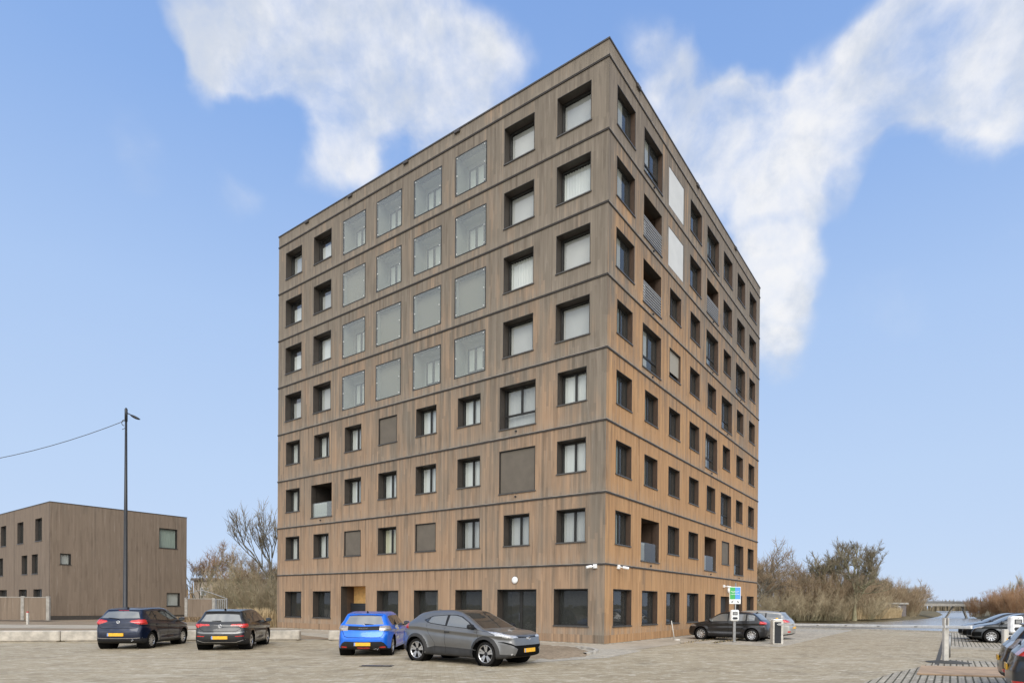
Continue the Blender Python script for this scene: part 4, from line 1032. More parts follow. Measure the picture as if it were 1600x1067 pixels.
sp['plates'] = [(-1, .06, .54), (1, 0, .42)]; sp['badge'] = [(-1, 0, .985, .055, 'wing')]; sp['wiper'] = (.02, 1.10, .38, 1.14); sp['exhaust'] = [(-.48, .33)]
sp['spokes'] = (10, .022, .016, 0, .07); sp['spoiler'] = (-1.60, -1.25, 1.455, .52, 'paint_navy'); sp['mirror'] = (.78, .97)
hd = Vector((-.16, .987, 0)); rear = Vector((-15.42, 21.75, 0)); c = rear+hd*1.33
make_car('parked_car', 'dark blue hatchback with red tail lamps parked leftmost, beside the street lamp', sp, (c.x, c.y, .0), hd, .027)
# black hatchback, second from left
sp = base_hatch(4.28, 1.79, 1.47, 1.30, -1.33, .325, 'paint_graphite')
sp['zones'] = hatch_zones(sp, rg=(.66, 1.03, .54, 1.30))+[
    ('body', 'black_plastic', 'R', [(0, 1.30), (.56, 1.29), (.58, 1.355), (0, 1.365)]),
    ('taillight', 'light_red', 'R', [(.34, .885), (.36, .945), (.62, .955), (.92, .965), (.92, .82), (.70, .82), (.58, .885)]), ('taillight', 'light_red', 'S', [(-2.15, .82), (-2.15, .965), (-1.86, .95), (-1.90, .87)]),
    ('reflector', 'light_red', 'R', [(.50, .50), (.76, .515), (.76, .54), (.50, .525)]),
    ('body', 'black_plastic', 'R', [(0, 0), (.90, 0), (.90, .42), (.66, .47), (.50, .40), (0, .40)]),
    ('headlight', 'light_clear', 'F', [(.42, .70), (.85, .78), (.85, .69), (.5, .65)]), ('grille', 'black_plastic', 'F', [(0, .5), (.6, .5), (.6, .30), (0, .30)])]
sp['lines'] += [('R', [(-.70, .98), (-.66, .78), (-.52, .695), (.52, .695), (.66, .78), (.70, .98)], .012)]
sp['strips'] = [('R', [(-.88, .68), (-.5, .63), (.5, .63), (.88, .68)], .05, 'paint_grey', 'bumper_crease'), ('R', [(-.80, .40), (-.52, .30), (.52, .30), (.80, .40)], .014, 'rim_silver', 'bumper_strip')]
sp['plates'] = [(-1, .0, .47), (1, 0, .42)]; sp['badge'] = [(-1, 0, .875, .058, 'vw')]; sp['texts'] = [('G O L F', -1, 0, .765, .058, 'chrome')]; sp['wiper'] = (0, 1.055, .30, 1.06); sp['antmat'] = 'seam'
sp['spokes'] = (5, .035, .03, .0, .14); sp['spoiler'] = (-1.72, -1.3, 1.43, .56, 'paint_graphite'); sp['mirror'] = (.86, .97); sp['railz'] = 1.345
hd = Vector((-.235, .972, 0)); rear = Vector((-11.78, 21.7, 0)); c = rear+hd*1.33
make_car('parked_car', 'black hatchback with slim red tail lamps parked to the right of the dark blue one', sp, (c.x, c.y, 0), hd, .027)
# bright blue hatchback
sp = base_hatch(4.05, 1.745, 1.45, 1.24, -1.30, .325, 'paint_blue')
sp['zones'] = hatch_zones(sp, rg=(.62, 1.03, .50, 1.33))[:]+[
    ('taillight', 'light_smoke', 'R', [(.50, .835), (.50, .99), (.66, 1.01), (.90, .99), (.90, .855), (.74, .835)]), ('taillight', 'light_smoke', 'S', [(-2.03, .84), (-2.03, .995), (-1.80, .98), (-1.85, .87)]),
    ('body', 'black_plastic', 'R', [(0, .845), (.50, .855), (.50, .99), (0, .975)]),
    ('reflector', 'light_red', 'R', [(.52, .275), (.70, .285), (.70, .335), (.52, .32)]), ('brake_light', 'light_red', 'R', [(0, .245), (.20, .245), (.20, .30), (0, .30)]),
    ('body', 'black_plastic', 'R', [(0, .0), (.60, .0), (.66, .22), (.76, .31), (.66, .45), (.58, .49), (0, .48)]),
    ('headlight', 'light_clear', 'F', [(.42, .70), (.85, .80), (.85, .69), (.5, .65)]), ('grille', 'black_plastic', 'F', [(0, .6), (.5, .6), (.5, .36), (0, .36)])]
sp['sillz'] = .16
sp['lines'] += [('R', [(-.68, .86), (-.60, .66), (-.50, .62), (.50, .62), (.60, .66), (.68, .86)], .014)]
sp['plates'] = [(-1, .02, .405), (1, 0, .42)]; sp['texts'] = [('P E U G E O T', -1, 0, .915, .05, 'chrome')]; sp['badge'] = [(-1, 0, 1.005, .04, 'shield')]; sp['wiper'] = (0, 1.05, -.30, 1.035); sp['exhaust'] = [(-.36, .255), (-.45, .255)]
sp['spokes'] = (5, .030, .028, .25, .16); sp['spoiler'] = (-1.62, -1.2, 1.405, .54, 'paint_blue'); sp['mirror'] = (.80, .96)
hd = Vector((-.085, .996, 0)); rear = Vector((-6.02, 19.85, 0)); c = rear+hd*1.30
T, B = make_car('parked_car', 'bright blue hatchback with white stickers on its side, behind the grey crossover', sp, (c.x, c.y, 0), hd, .024)
def decal(T, B, poly, mat, side=-1):
    b = MB(); P_ = np.array(poly); X, Z = np.meshgrid(np.arange(P_[:, 0].min(), P_[:, 0].max(), .022), np.arange(P_[:, 1].min(), P_[:, 1].max(), .022), indexing='ij')
    ins = in_poly(poly, X.ravel()+.011, Z.ravel()+.011)
    for x, z in zip(X.ravel()[ins], Z.ravel()[ins]):
        q_ = [(x, z), (x+.022, z), (x+.022, z+.022), (x, z+.022)]
        ys_ = B.solve('y', np.array([p[0] for p in q_]), None, np.array([p[1] for p in q_]))+.003
        b.face([(p[0], side*y_, p[1]) for p, y_ in zip(q_, ys_)])
    return b.build('sticker', mat, T)
decal(T, B, [(-1.02, .86), (-.86, .74), (-.72, .80), (-.60, .76), (-.42, .90), (-.55, 1.0), (-.9, 1.0), (-1.08, .95)], 'offwhite_metal')
decal(T, B, [(-.86, .70), (-.80, .62), (-.84, .56), (-.78, .56), (-.74, .64), (-.78, .74)], 'white_metal')
decal(T, B, [(-.70, .52), (-.50, .52), (-.50, .60), (-.70, .60)], 'white_metal'); decal(T, B, [(-.46, .52), (-.28, .52), (-.28, .60), (-.46, .60)], 'white_metal')
# grey crossover in front
h = 2.18
prof = [(-h, .46), (-h+.02, .66), (-h+.06, .84), (-h+.09, 1.0), (-h+.22, 1.10), (-h+.52, 1.32), (-h+.78, 1.46), (-h+1.3, 1.54), (-.15, 1.555), (.30, 1.47), (h-1.02, 1.06), (h-.88, 1.015), (h-.42, .965), (h-.11, .875), (h-.03, .70), (h, .50), (h-.05, .30), (h-.5, .21), (0, .22), (-h+.4, .23), (-h+.06, .32)]
cl = 'grey_plastic'
def ring(wx, rz, r0, r1, a0=0, a1=math.pi): return [(wx+r1*math.cos(t), rz+r1*math.sin(t)) for t in np.linspace(a0, a1, 24)]+[(wx+r0*math.cos(t), rz+r0*math.sin(t)) for t in np.linspace(a1, a0, 24)]
sp = dict(L=4.36, W=1.80, H=1.555, xf=1.27, xr=-1.37, r=.345, prof=prof, belt=[(-h, 1.17), (-1.3, 1.17), (-.6, 1.11), (.9, 1.02), (h, .95)], paint='paint_grey', mirror=(.84, 1.03), sillz=.0, tum=.46, flare=.06, reartaper=.16, cc=.24, cr=.75,
    handles=[(-.12, .92)], handlemat='grey_plastic', mirrormat='black_plastic', plates=[(1, 0, .455), (-1, 0, .6)], antenna=-1.15, antmat='paint_grey', railz=1.41)
sp['zones'] = [('windscreen', 'car_glass', 'F', [(0, 1.055), (.74, 1.05), (.57, 1.41), (.3, 1.475), (0, 1.485)]), ('rear_window', 'car_glass', 'R', [(0, 1.12), (.55, 1.14), (.45, 1.40), (0, 1.43)]),
    ('side_window', 'car_glass_pale', 'S', [(-.14, 1.10), (-.14, 1.40), (.10, 1.395), (.30, 1.355), (.60, 1.215), (.76, 1.095), (.74, 1.055), (.6, 1.055)]), ('side_window#3', 'car_glass', 'S', [(.82, 1.065), (.80, 1.05), (.86, 1.04), (.92, 1.025)]),
    ('side_window#2', 'car_glass_pale', 'S', [(-.90, 1.19), (-.84, 1.33), (-.76, 1.36), (-.24, 1.40), (-.22, 1.115), (-.78, 1.17)]),
    ('side_window#3', 'car_glass', 'S', [(-.93, 1.19), (-.88, 1.31), (-1.05, 1.25)]),
    ('body', 'black_plastic', 'S', [(-1.10, 1.25), (-.80, 1.375), (-.2, 1.42), (.12, 1.415), (.33, 1.375), (.66, 1.21), (1.0, 1.02), (.85, 1.025), (.6, 1.035), (-.2, 1.09), (-.80, 1.15), (-.93, 1.175)]),
    ('body', 'roof_black', 'T', [(-1.5, -1), (-1.5, .59), (.42, .59), (.42, -1)]),
    ('headlight', 'light_clear', 'F', [(.42, .82), (.50, .865), (.95, .95), (.95, .88), (.70, .80)]), ('headlight', 'light_clear', 'S', [(2.15, .81), (1.95, .79), (1.62, .895), (1.30, .975), (1.6, .965), (1.9, .925)]),
    ('body', 'black_plastic', 'F', [(0, .80), (.44, .80), (.44, .845), (0, .82)]),
    ('grille', 'seam', 'F', [(0, .60), (.60, .60), (.80, .70), (.86, .69), (.66, .585), (.52, .50), (.60, .33), (.46, .28), (0, .28)]),
    ('fog_light', 'light_clear', 'F', [(.66, .36), (.69, .335), (.72, .36), (.69, .39)]),
    ('body', cl, 'F', [(0, 0), (1, 0), (1, .30), (.62, .30), (.46, .25), (0, .25)]),
    ('body', cl, 'S', ring(1.27, .355, .3, .495, -.3, math.pi*1.04)), ('body', cl, 'S', ring(-1.37, .355, .3, .495, -.1, math.pi*1.05)),
    ('body', cl, 'S', [(1.0, .20), (1.0, .42), (.76, .46), (-.60, .50), (-.88, .44), (-.98, .20)]), ('body', cl, 'S', [(1.6, 0), (1.6, .36), (2.2, .34), (2.2, 0)]), ('body', cl, 'S', [(-1.7, 0), (-1.7, .42), (-2.2, .48), (-2.2, 0)]),
    ('taillight', 'light_red', 'S', [(-2.20, .97), (-2.20, 1.16), (-2.0, 1.16), (-1.76, 1.09), (-1.84, 1.01), (-2.05, .98)]), ('taillight', 'light_red', 'R', [(.55, 1.0), (.70, 1.14), (.95, 1.15), (.95, .97)])]
sp['lines'] = [('S', [(.98, 1.0), (1.02, .80), (.98, .62), (.90, .30)]), ('S', [(-.20, 1.05), (-.22, .70), (-.18, .30)]), ('S', [(-.94, 1.16), (-.90, .90), (-.62, .60), (-.60, .32)], .007), ('S', [(1.0, 1.0), (1.36, .965), (1.60, .87)], .007), ('F', [(-.60, .95), (-.44, .86), (0, .84), (.44, .86), (.60, .95)], .007)]
sp['strips'] = [('S', [(.96, .44), (.72, .50), (-.30, .52), (-.62, .56), (-.9, .46)], .012, 'paint_grey', 'door_crease')]
sp['badge'] = [(1, 0, .775, .065, 'oval')]; sp['spokes'] = (5, .026, .030, .12, .19); sp['spoiler'] = (-1.60, -1.12, 1.435, .50, 'paint_grey'); sp['steer'] = R(-3); sp['darkhub'] = True; sp['rimk'] = .76
c = Vector((-2.33, 17.9, 0)); hd = Vector((.845, -.535, 0))
make_car('parked_car', 'grey crossover with black roof parked side on in front of the blue car', sp, c, hd, .0205)
# black hatchback by the ticket sign
sp = base_hatch(4.05, 1.75, 1.45, 1.27, -1.28, .31, 'paint_black'); h = 2.025
sp['prof'][4:10] = [(-h+.24, 1.03), (-h+.60, 1.32), (-h+.74, 1.385), (-h+1.35, 1.445), (-.02, 1.45), (.40, 1.36)]
sp['zones'] = hatch_zones(sp)+[('taillight', 'light_red', 'R', [(.50, .86), (.50, .98), (.9, .99), (.9, .85)]), ('taillight', 'light_red', 'S', [(-2.03, .85), (-2.03, 1.0), (-1.76, .98), (-1.80, .88)]),
    ('headlight', 'light_smoke', 'F', [(.42, .70), (.85, .80), (.85, .69), (.5, .65)]), ('headlight', 'light_smoke', 'S', [(2.0, .68), (1.66, .84), (1.7, .76), (1.9, .68)]), ('grille', 'seam', 'F', [(0, .72), (.4, .72), (.6, .40), (0, .38)])]
for i, z_ in enumerate(sp['zones']):
    if z_[0].startswith('side_window'): sp['zones'][i] = (z_[0], 'car_glass_pale', z_[2], z_[3])
sp['strips'] = [('S', [(.85, .40), (-.75, .42)], .012, 'paint_grey', 'door_crease')]
sp['spokes'] = (10, .030, .024, 0, 0); c = Vector((9.70+dl[0]*.35, 30.1+dl[1]*.35, 0))
make_car('parked_car', 'black hatchback with silver wheels behind the ticket post', sp, c, Vector((dl[0], dl[1], 0)), .040)
# taupe estate behind it
sp = base_hatch(4.62, 1.83, 1.50, 1.38, -1.28, .33, 'paint_taupe'); h = 2.31
sp['prof'] = [(-h, .42), (-h, .62), (-h+.05, .78), (-h+.10, .95), (-h+.20, 1.05), (-h+.50, 1.36), (-h+.58, 1.42), (-h+1.5, 1.49), (-.1, 1.50), (.42, 1.42), (1.25, 1.02), (1.42, .97), (1.9, .87), (2.18, .74), (2.29, .6), (2.31, .42), (2.26, .26), (1.8, .19), (0, .19), (-h+.4, .20), (-h+.06, .28)]
sp['zones'] = hatch_zones(sp, rg=(.62, 1.07, .52, 1.36))[:2]+[('side_window', 'car_glass_pale', 'S', ('win', -.05, 1.2, .085)), ('side_window#2', 'car_glass_pale', 'S', ('win', -1.0, -.12, .085)), ('side_window#3', 'car_glass_pale', 'S', ('win', -1.80, -1.07, .10)), ('body', 'black_plastic', 'S', ('win', -1.06, 1.28, .065, -.004)),
    ('taillight', 'light_red', 'R', [(.48, .90), (.48, 1.0), (.95, 1.04), (.95, .90)]), ('taillight', 'light_red', 'S', [(-2.32, .90), (-2.32, 1.04), (-1.85, 1.03), (-2.0, .93)]), ('reflector', 'light_red', 'R', [(.6, .38), (.8, .38), (.8, .45), (.6, .45)]),
    ('grille', 'seam', 'F', [(0, .72), (.4, .72), (.6, .40), (0, .38)])]
sp['badge'] = []; c = Vector((9.70, 30.1, 0))+Vector((dr[0], dr[1], 0))*2.75+Vector((dl[0], dl[1], 0))*.15
make_car('parked_car', 'grey beige estate car parked on the far side of the black hatchback', sp, c, Vector((dl[0], dl[1], 0)), .042)
# right edge: two noses
sp = base_hatch(4.35, 1.80, 1.47, 1.35, -1.30, .325, 'paint_slate')
fz = [('headlight', 'light_clear', 'F', [(.44, .70), (.50, .74), (.90, .84), (.90, .74), (.60, .67)]), ('headlight', 'light_clear', 'S', [(2.15, .68), (1.75, .86), (1.78, .80), (2.0, .69)]), ('grille', 'seam', 'F', [(0, .76), (.42, .74), (.62, .66), (.58, .36), (0, .34)]), ('grille', 'seam', 'F', [(.64, .30), (.66, .50), (.88, .54), (.88, .34)])]
sp['zones'] = hatch_zones(sp)+fz; sp['spokes'] = (10, .022, .018, 0, .06); sp['badge'] = [(1, 0, .70, .05, 'oval')]; sp['plates'] = [(-1, 0, .62)]
hd = Vector((-.90, .436, 0)); lf = Vector((-hd.y, hd.x, 0)); fw = Vector((22.1, 29.4, 0)); c = fw-hd*1.35-lf*.86
T, B = make_car('parked_car', 'slate grey hatchback facing left, nearer of the two noses by the water', sp, c, hd, .040)
c2 = c+Vector((dr[0], dr[1], 0))*2.7+hd*.35
T2 = copy_tree(T); T2.location = c2; T2['label'] = 'dark car with a long bonnet facing left, farther of the two noses by the water'
for ch in T2.children:
    if ch.name.startswith('body'):
        ch.data = ch.data.copy(); ch.data.materials[0] = MATS['paint_black']
# right edge: two tails
sp = base_hatch(4.30, 1.80, 1.48, 1.32, -1.31, .325, 'paint_slate')
sp['zones'] = hatch_zones(sp, rg=(.64, 1.05, .54, 1.34))+[('taillight', 'light_red', 'R', [(.44, .90), (.44, 1.03), (.95, 1.10), (.95, .90)]), ('taillight', 'light_clear', 'S', [(-2.15, .96), (-2.15, 1.01), (-1.80, 1.03), (-1.83, .985)]), ('taillight', 'light_red', 'S', [(-2.15, .89), (-2.15, 1.09), (-1.68, 1.11), (-1.80, .93)]), ('reflector', 'light_red', 'R', [(.6, .38), (.84, .38), (.84, .45), (.6, .45)]), ('reflector', 'light_red', 'S', [(-2.15, .40), (-2.15, .46), (-1.98, .46), (-1.98, .40)]),
   ('body', 'black_plastic', 'R', [(0, 0), (.95, 0), (.95, .36), (0, .36)])]
sp['plates'] = [(-1, 0, .66), (1, 0, .42)]; sp['wiper'] = (0, 1.08, .4, 1.12); sp['spoiler'] = (-1.76, -1.3, 1.435, .56, 'paint_slate')
hd = Vector((-dl[0], -dl[1], 0)); lf = Vector((dr[0], dr[1], 0)); c = Vector((8.25, 10.5, 0))+hd*2.12+lf*.80
T, B = make_car('parked_car', 'slate grey hatchback cut by the right edge, nearest car, red tail lamp', sp, c, hd, .032)
sp = dict(sp); sp['zones'] = [(z_[0], 'light_smoke' if z_[0] == 'taillight' else z_[1], z_[2], z_[3]) for z_ in sp['zones']]; sp['paint'] = 'paint_black'; sp['spoiler'] = (-1.76, -1.3, 1.435, .56, 'paint_black')
make_car('parked_car', 'black hatchback tail just beyond the nearest slate grey car at the right edge', sp, c+lf*2.45+hd*.0, hd, .036)
# ------------------------------------------------------------------ street furniture
def street_lamp(loc):
    t = empty('street_lamp', 'tall dark lamp post with one lamp head and a cable tied near its top', 'street lamp', loc)
    Hh = 9.75
    b = MB(); b.tube([(0, 0, 0), (0, 0, 1.2), (0, 0, 1.22), (0, 0, 5.2), (0, 0, Hh-.55)], [.105, .10, .085, .065, .042], 14); b.build('pole', 'black_metal', t, smooth=True)
    b = MB(); b.tube([(0, 0, Hh-.56), (0, 0, Hh-.06), (0, 0, Hh)], [.055, .055, .02], 12); b.tube([(0, 0, Hh-.20), (.16, 0, Hh-.27), (.26, 0, Hh-.36)], [.022, .022, .03], 8); b.build('arm', 'black_metal', t, smooth=True)
    b = MB(); n = 12; sec = []
    for k in range(9):
        f = k/8; r_ = .10*(math.sin(math.pi*(.12+.86*f))**.6); sec.append((.20+.38*f, Hh-.30-.17*f, r_))
    base = len(b.v)
    for x, z, r_ in sec:
        for j in range(n):
            a = 2*math.pi*j/n; b.v.append((x+.02*math.sin(a)*0, r_*math.cos(a), z+(.50 if math.sin(a) > 0 else .75)*r_*math.sin(a)))
    for i in range(8):
        for j in range(n): b.f.append((base+i*n+j, base+i*n+(j+1) % n, base+(i+1)*n+(j+1) % n, base+(i+1)*n+j)); b.m.append(0)
    b.f.append(tuple(base+j for j in range(n))); b.m.append(0); k = len(b.v)-n; b.f.append(tuple(k+j for j in range(n))); b.m.append(0)
    b.build('lamp_head', 'black_metal', t, smooth=True)
    b = MB(); ring = [( -.06-.10*math.sin(a)-.02, 0, Hh-.62+.12*math.cos(a)) for a in np.linspace(0, math.pi, 9)]; b.tube(ring, .014, 6); b.tube([(0, 0, Hh-.82), (-.16, 0, Hh-.90)], .012, 6); b.build('cable_loop', 'rubber', t, smooth=True)
    return t
lx, ly = -17.55, 24.6
street_lamp((lx, ly, 0))
b = MB(); p0 = Vector((lx-.04, ly, 9.22)); p1 = Vector((-40, 25.5, 9.6)); pts = []
for k in range(29):
    t = k/28; p = p0.lerp(p1, t); p.z -= 4*2.35*t*(1-t)*.95; pts.append(p)
b.tube(pts, .013, 5); tag(b.build('overhead_cable', 'rubber', smooth=True), 'thin sagging cable from the lamp post to the left edge', 'cable')

def block(p0, p1, label, h=.47, dep=.42, bz=.0):
    p0, p1 = Vector((*p0, 0)), Vector((*p1, 0)); d = p1-p0; L_ = d.length
    b = MB(); b.bbox(0, L_, 0, dep, bz+.03, h, .035); b.box(.15, L_-.15, .06, dep-.06, 0, bz+.031)
    o = b.build('concrete_barrier', 'concrete_pale', loc=(p0.x, p0.y, 0), rotz=math.atan2(d.y, d.x)); tag(o, label, 'barrier', 'pale concrete blocks edging the car park')
u = Vector((.971, .241)); a0 = Vector((-22.5, 24.3))
def bl(s0, s1, label): block(a0+u*s0, a0+u*s1, label)
bl(-5.9, -.95, 'pale concrete barrier block running out of the left edge'); bl(-6.2+5.28, 2.1, 'pale concrete barrier block at the far left, ending at the joint near the pole'); bl(2.13, 6.0, 'pale concrete barrier block passing behind the dark blue car')
bl(6.03, 11.2, 'pale concrete barrier block showing between the dark blue and black cars'); 
block((-12.9, 26.7), (-11.3, 26.95), 'short pale concrete barrier block right of the black hatchback'); block((-9.95, 26.9), (-8.2, 27.3), 'pale concrete barrier block with rounded end left of the blue car')

# ticket sign
def ticket_reader(b, x0, z0, y):
    b.bbox(x0-.20, x0+.20, y-.10, y+.12, z0-.27, z0+.27, .05, 0)
    b.box(x0-.115, x0+.115, y-.112, y-.101, z0+.02, z0+.17, 1); b.box(x0-.085, x0+.085, y-.116, y-.113, z0+.045, z0+.145, 2)
    b.prism([(x0-.12+.05*(1-math.cos(a)) if False else x0-.07+.05*math.cos(a) if math.cos(a) < 0 else x0+.07+.05*math.cos(a), z0-.13+.055*math.sin(a)) for a in np.linspace(0, 2*math.pi, 20, endpoint=False)], y-.112, y-.101, 'xz', 1)
    b.box(x0-.012, x0+.012, y-.108, y-.101, z0+.205, z0+.23, 1)
sx_, sy_ = 9.05, 28.6
face = math.atan2(-sx_*.35, 1)*0
t = empty('parking_sign', 'parking sign with green and blue panel and two arrows on a thin pole', 'sign', (sx_, sy_, 0), 0)
b = MB(); b.tube([(.05, 0, 0), (.05, 0, 2.85)], .032, 10); b.build('pole', 'grey_metal', t, smooth=True)
b = MB(); b.bbox(-.26, .29, -.06, -.035, 1.83, 2.66, .012); sb = b.build('board', 'lamp_white', t)
b = MB(); b.box(-.235, .015, -.066, -.061, 2.06, 2.635, 0); b.build('green_field', 'green_sign', sb)
b = MB(); b.box(.015, .265, -.066, -.061, 2.06, 2.635, 0); b.build('blue_field', 'blue_sign', sb)
b = MB()
for z_, w_, n_ in ((2.44, .40, 12), (2.385, .30, 7), (2.30, .42, 13)):     # tiny illegible lines of lettering
    x = .015-w_/2; r_ = random.Random(int(z_*100))
    for i in range(n_):
        ww = w_/n_*r_.uniform(.4, .8); b.box(x, x+ww, -.0675, -.0665, z_-.010*r_.uniform(.6, 1.4), z_+.012); x += w_/n_
b.build('lettering', 'lamp_white', sb)
b = MB()
for s_ in (-1, 1):     # arrows pointing down and outward
    cx_, cz_ = .015+s_*.125, 1.945
    def A(p): return (cx_+s_*p[0], cz_+p[1])
    for poly in ([(-.055, .040), (-.030, .060), (.030, .0), (.012, -.022)], [(.055, -.050), (.055, .022), (-.020, -.050)]):
        b.prism([A(p) for p in poly], -.0672, -.061, 'xz')
b.build('arrow', 'black_metal', sb)
t = empty('ticket_reader', 'white ticket terminal on a square steel post in front of the black hatchback', 'ticket machine', (sx_, sy_-.12, 0), 0)
b = MB(); b.bbox(-.10, .03, -.05, .05, 0, 1.02, .008); b.build('post', 'grey_metal', t)
b = MB(); ticket_reader(b, -.04, 1.28, -.05); b.build('terminal', ['lamp_white', 'black_metal', 'grey_metal'], t)
# barrier: cabinet, boom, rest post
cab = (10.55, 27.15); rest = (12.62, 18.72)
t = empty('barrier_cabinet', 'white and dark grey barrier cabinet with a yellow lamp, holding the long white boom', 'barrier', (cab[0], cab[1], 0), 0)
b = MB(); b.bbox(-.24, .24, -.18, .18, 0, 1.08, .02); b.build('housing', 'offwhite_metal', t)
b = MB(); b.box(-.17, .13, -.19, -.181, .05, 1.02); b.box(-.06, .02, -.195, -.191, .90, .925, 1); b.build('front_panel', ['black_metal', 'lamp_white'], t)
b = MB(); b.bbox(-.22, .22, -.17, .17, 1.081, 1.15, .03); b.build('lid', 'lamp_white', t)
b = MB(); b.lathe([(.055, 0), (.055, .03), (.04, .055), (0, .06)], 'z', 16, (.0, 0, 1.151)); b.build('warning_lamp', 'yellow', t, smooth=True)
d = Vector((rest[0]-cab[0], rest[1]-cab[1], 0)); Lb = d.length+.75; b = MB(); b.bbox(-.2, Lb, -.02, .05, .86, .955, .015)
bo = b.build('boom', 'white_metal', t); bo.rotation_euler.z = math.atan2(d.y, d.x); bo.location = (.0, -.20, 0); bo.rotation_euler.y = -.026
b = MB()
for k in range(5): b.box(1.0+k*1.6, 1.12+k*1.6, -.0235, -.0205, .89, .92)
m_ = b.build('reflector_strip', 'grey_metal', bo)
t = empty('rest_post', 'white post with forked top catching the boom end, standing on a black rubber base', 'post', (rest[0], rest[1], 0), 0)
b = MB(); b.bbox(-.075, .075, -.06, .06, .05, 1.10, .01); b.box(-.07, -.045, -.06, .06, 1.10, 1.42); b.box(.045, .07, -.06, .06, 1.10, 1.42); b.build('post', 'offwhite_metal', t)
b = MB(); b.lathe([(.0, .065), (.18, .06), (.45, .025), (.62, .0)], 'z', 28, (.1, 0, .012)); b.build('foot_plate', 'rubber', t, smooth=True)
t = tag(MB(), ) if False else None
b = MB(); b.tube([(0, 0, 0), (0, 0, .82)], .035, 10); b.lathe([(.05, .80), (.05, .84), (0, .85)], 'z', 12)
tag(b.build('steel_post', 'grey_metal', smooth=True, loc=(14.1, 20.7, 0)), 'thin grey steel post just right of the white boom rest', 'post')
t = empty('ticket_reader', 'second white ticket terminal on a white post at the right edge, behind the parked tails', 'ticket machine', (14.82, 18.7, 0), 0)
b = MB(); b.bbox(-.08, .08, -.05, .05, 0, 1.0, .01); b.build('post', 'offwhite_metal', t)
b = MB(); ticket_reader(b, 0, 1.22, 0); b.build('terminal', ['lamp_white', 'black_metal', 'grey_metal'], t)
t = empty('barrier_cabinet', 'slim white barrier post with an orange reflector at the right edge', 'barrier', (13.95, 18.0, 0), 0)
b = MB(); b.bbox(-.075, .075, -.06, .06, 0, 1.10, .015); b.bbox(.05, .22, -.05, .05, .62, .92, .02); b.build('housing', 'offwhite_metal', t)
b = MB(); b.box(-.0, .07, -.066, -.061, .62, .82); b.build('reflector', 'yellow', t)
# board on the ground
b = MB(); P_ = [(9.55, 15.25), (11.45, 14.75), (13.25, 16.95), (11.0, 17.35)]; b.prism(P_, .012, .045, 'xy')
tag(b.build('plywood_board', 'plywood'), 'worn plywood board lying flat on the slotted pavers in front of the rest post', 'board')
b = MB(); b.prism([(11.75, 15.0), (12.4, 14.4), (13.2, 15.2), (12.5, 15.7)], .01, .10, 'xy'); tag(b.build('wheel_stop', 'rubber'), 'low grey kerb stone under the tail of the nearest car', 'kerb stone')
# leaning white post near the facade
b = MB(); b.tube([(0, 0, 0), (-.16, .05, .98)], [.03, .026], 8); b.lathe([(.16, 0), (.15, .06), (.06, .08), (0, .08)], 'z', 14, (.12, 0, 0))
tag(b.build('leaning_post', 'offwhite_metal', smooth=True, loc=(6.35, 29.4, 0)), 'leaning white marker post at the foot of the right facade', 'post')
b = MB(); b.bbox(-.06, .06, -.06, .06, 0, .85, .01); b.lathe([(.07, .85), (.07, .93), (0, .94)], 'z', 10, mi=1); tag(b.build('marker_post', ['offwhite_metal', 'red_rose'], loc=(-36.9, 42, .0)), 'short pale marker post with a red top in front of the left garden fence', 'post')

# garden fences by the small house
def fence(pts, label, h=1.9, base=.1, cap=True):
    t = empty('garden_fence', label, 'fence', (*pts[0], base), math.atan2(pts[1][1]-pts[0][1], pts[1][0]-pts[0][0]))
    L_ = math.dist(pts[0], pts[1]); n = max(1, round(L_/2.05)); s_ = L_/n
    for i in range(n+1):
        b = MB(); b.bbox(i*s_-.13, i*s_+.13, -.08, .08, 0, h+(.06), .012); b.build('post', 'concrete_grey', t)
    for i in range(n):
        b = MB(); b.box(i*s_+.13, (i+1)*s_-.13, -.03, .03, .05, h-.06); b.build('panel', 'weathered_wood_house', t)
    b = MB(); b.box(.0, L_, -.05, .05, h-.055, h-.0, 0); b.build('rail', 'concrete_grey', t)
    return t
fence([(-50.8, 48.0), (-40.5, 48.0)], 'brown plank garden fence with pale concrete posts left of the small house')
t = fence([(-31.6, 51.8), (-29.2, 51.8)], 'short brown garden fence with pale frame right of the small house')
b = MB(); b.tube([(-31.6, 51.7, 2.0), (-31.2, 51.7, 2.5), (-30.3, 51.7, 2.75), (-29.4, 51.7, 2.5), (-28.0, 51.7, 2.0)], .03, 6)
for x in (-29.05, -28.05): b.bbox(x-.06, x+.06, 51.72, 51.84, .1, 2.0, .01)
for k in range(5): b.box(-28.95+k*.17, -28.88+k*.17, 51.76, 51.80, .2, 1.9)
b.box(-29.05, -28.0, 51.75, 51.81, 1.9, 1.97)
tag(b.build('garden_gate', 'grey_metal'), 'slatted garden gate under a thin metal arch', 'gate')

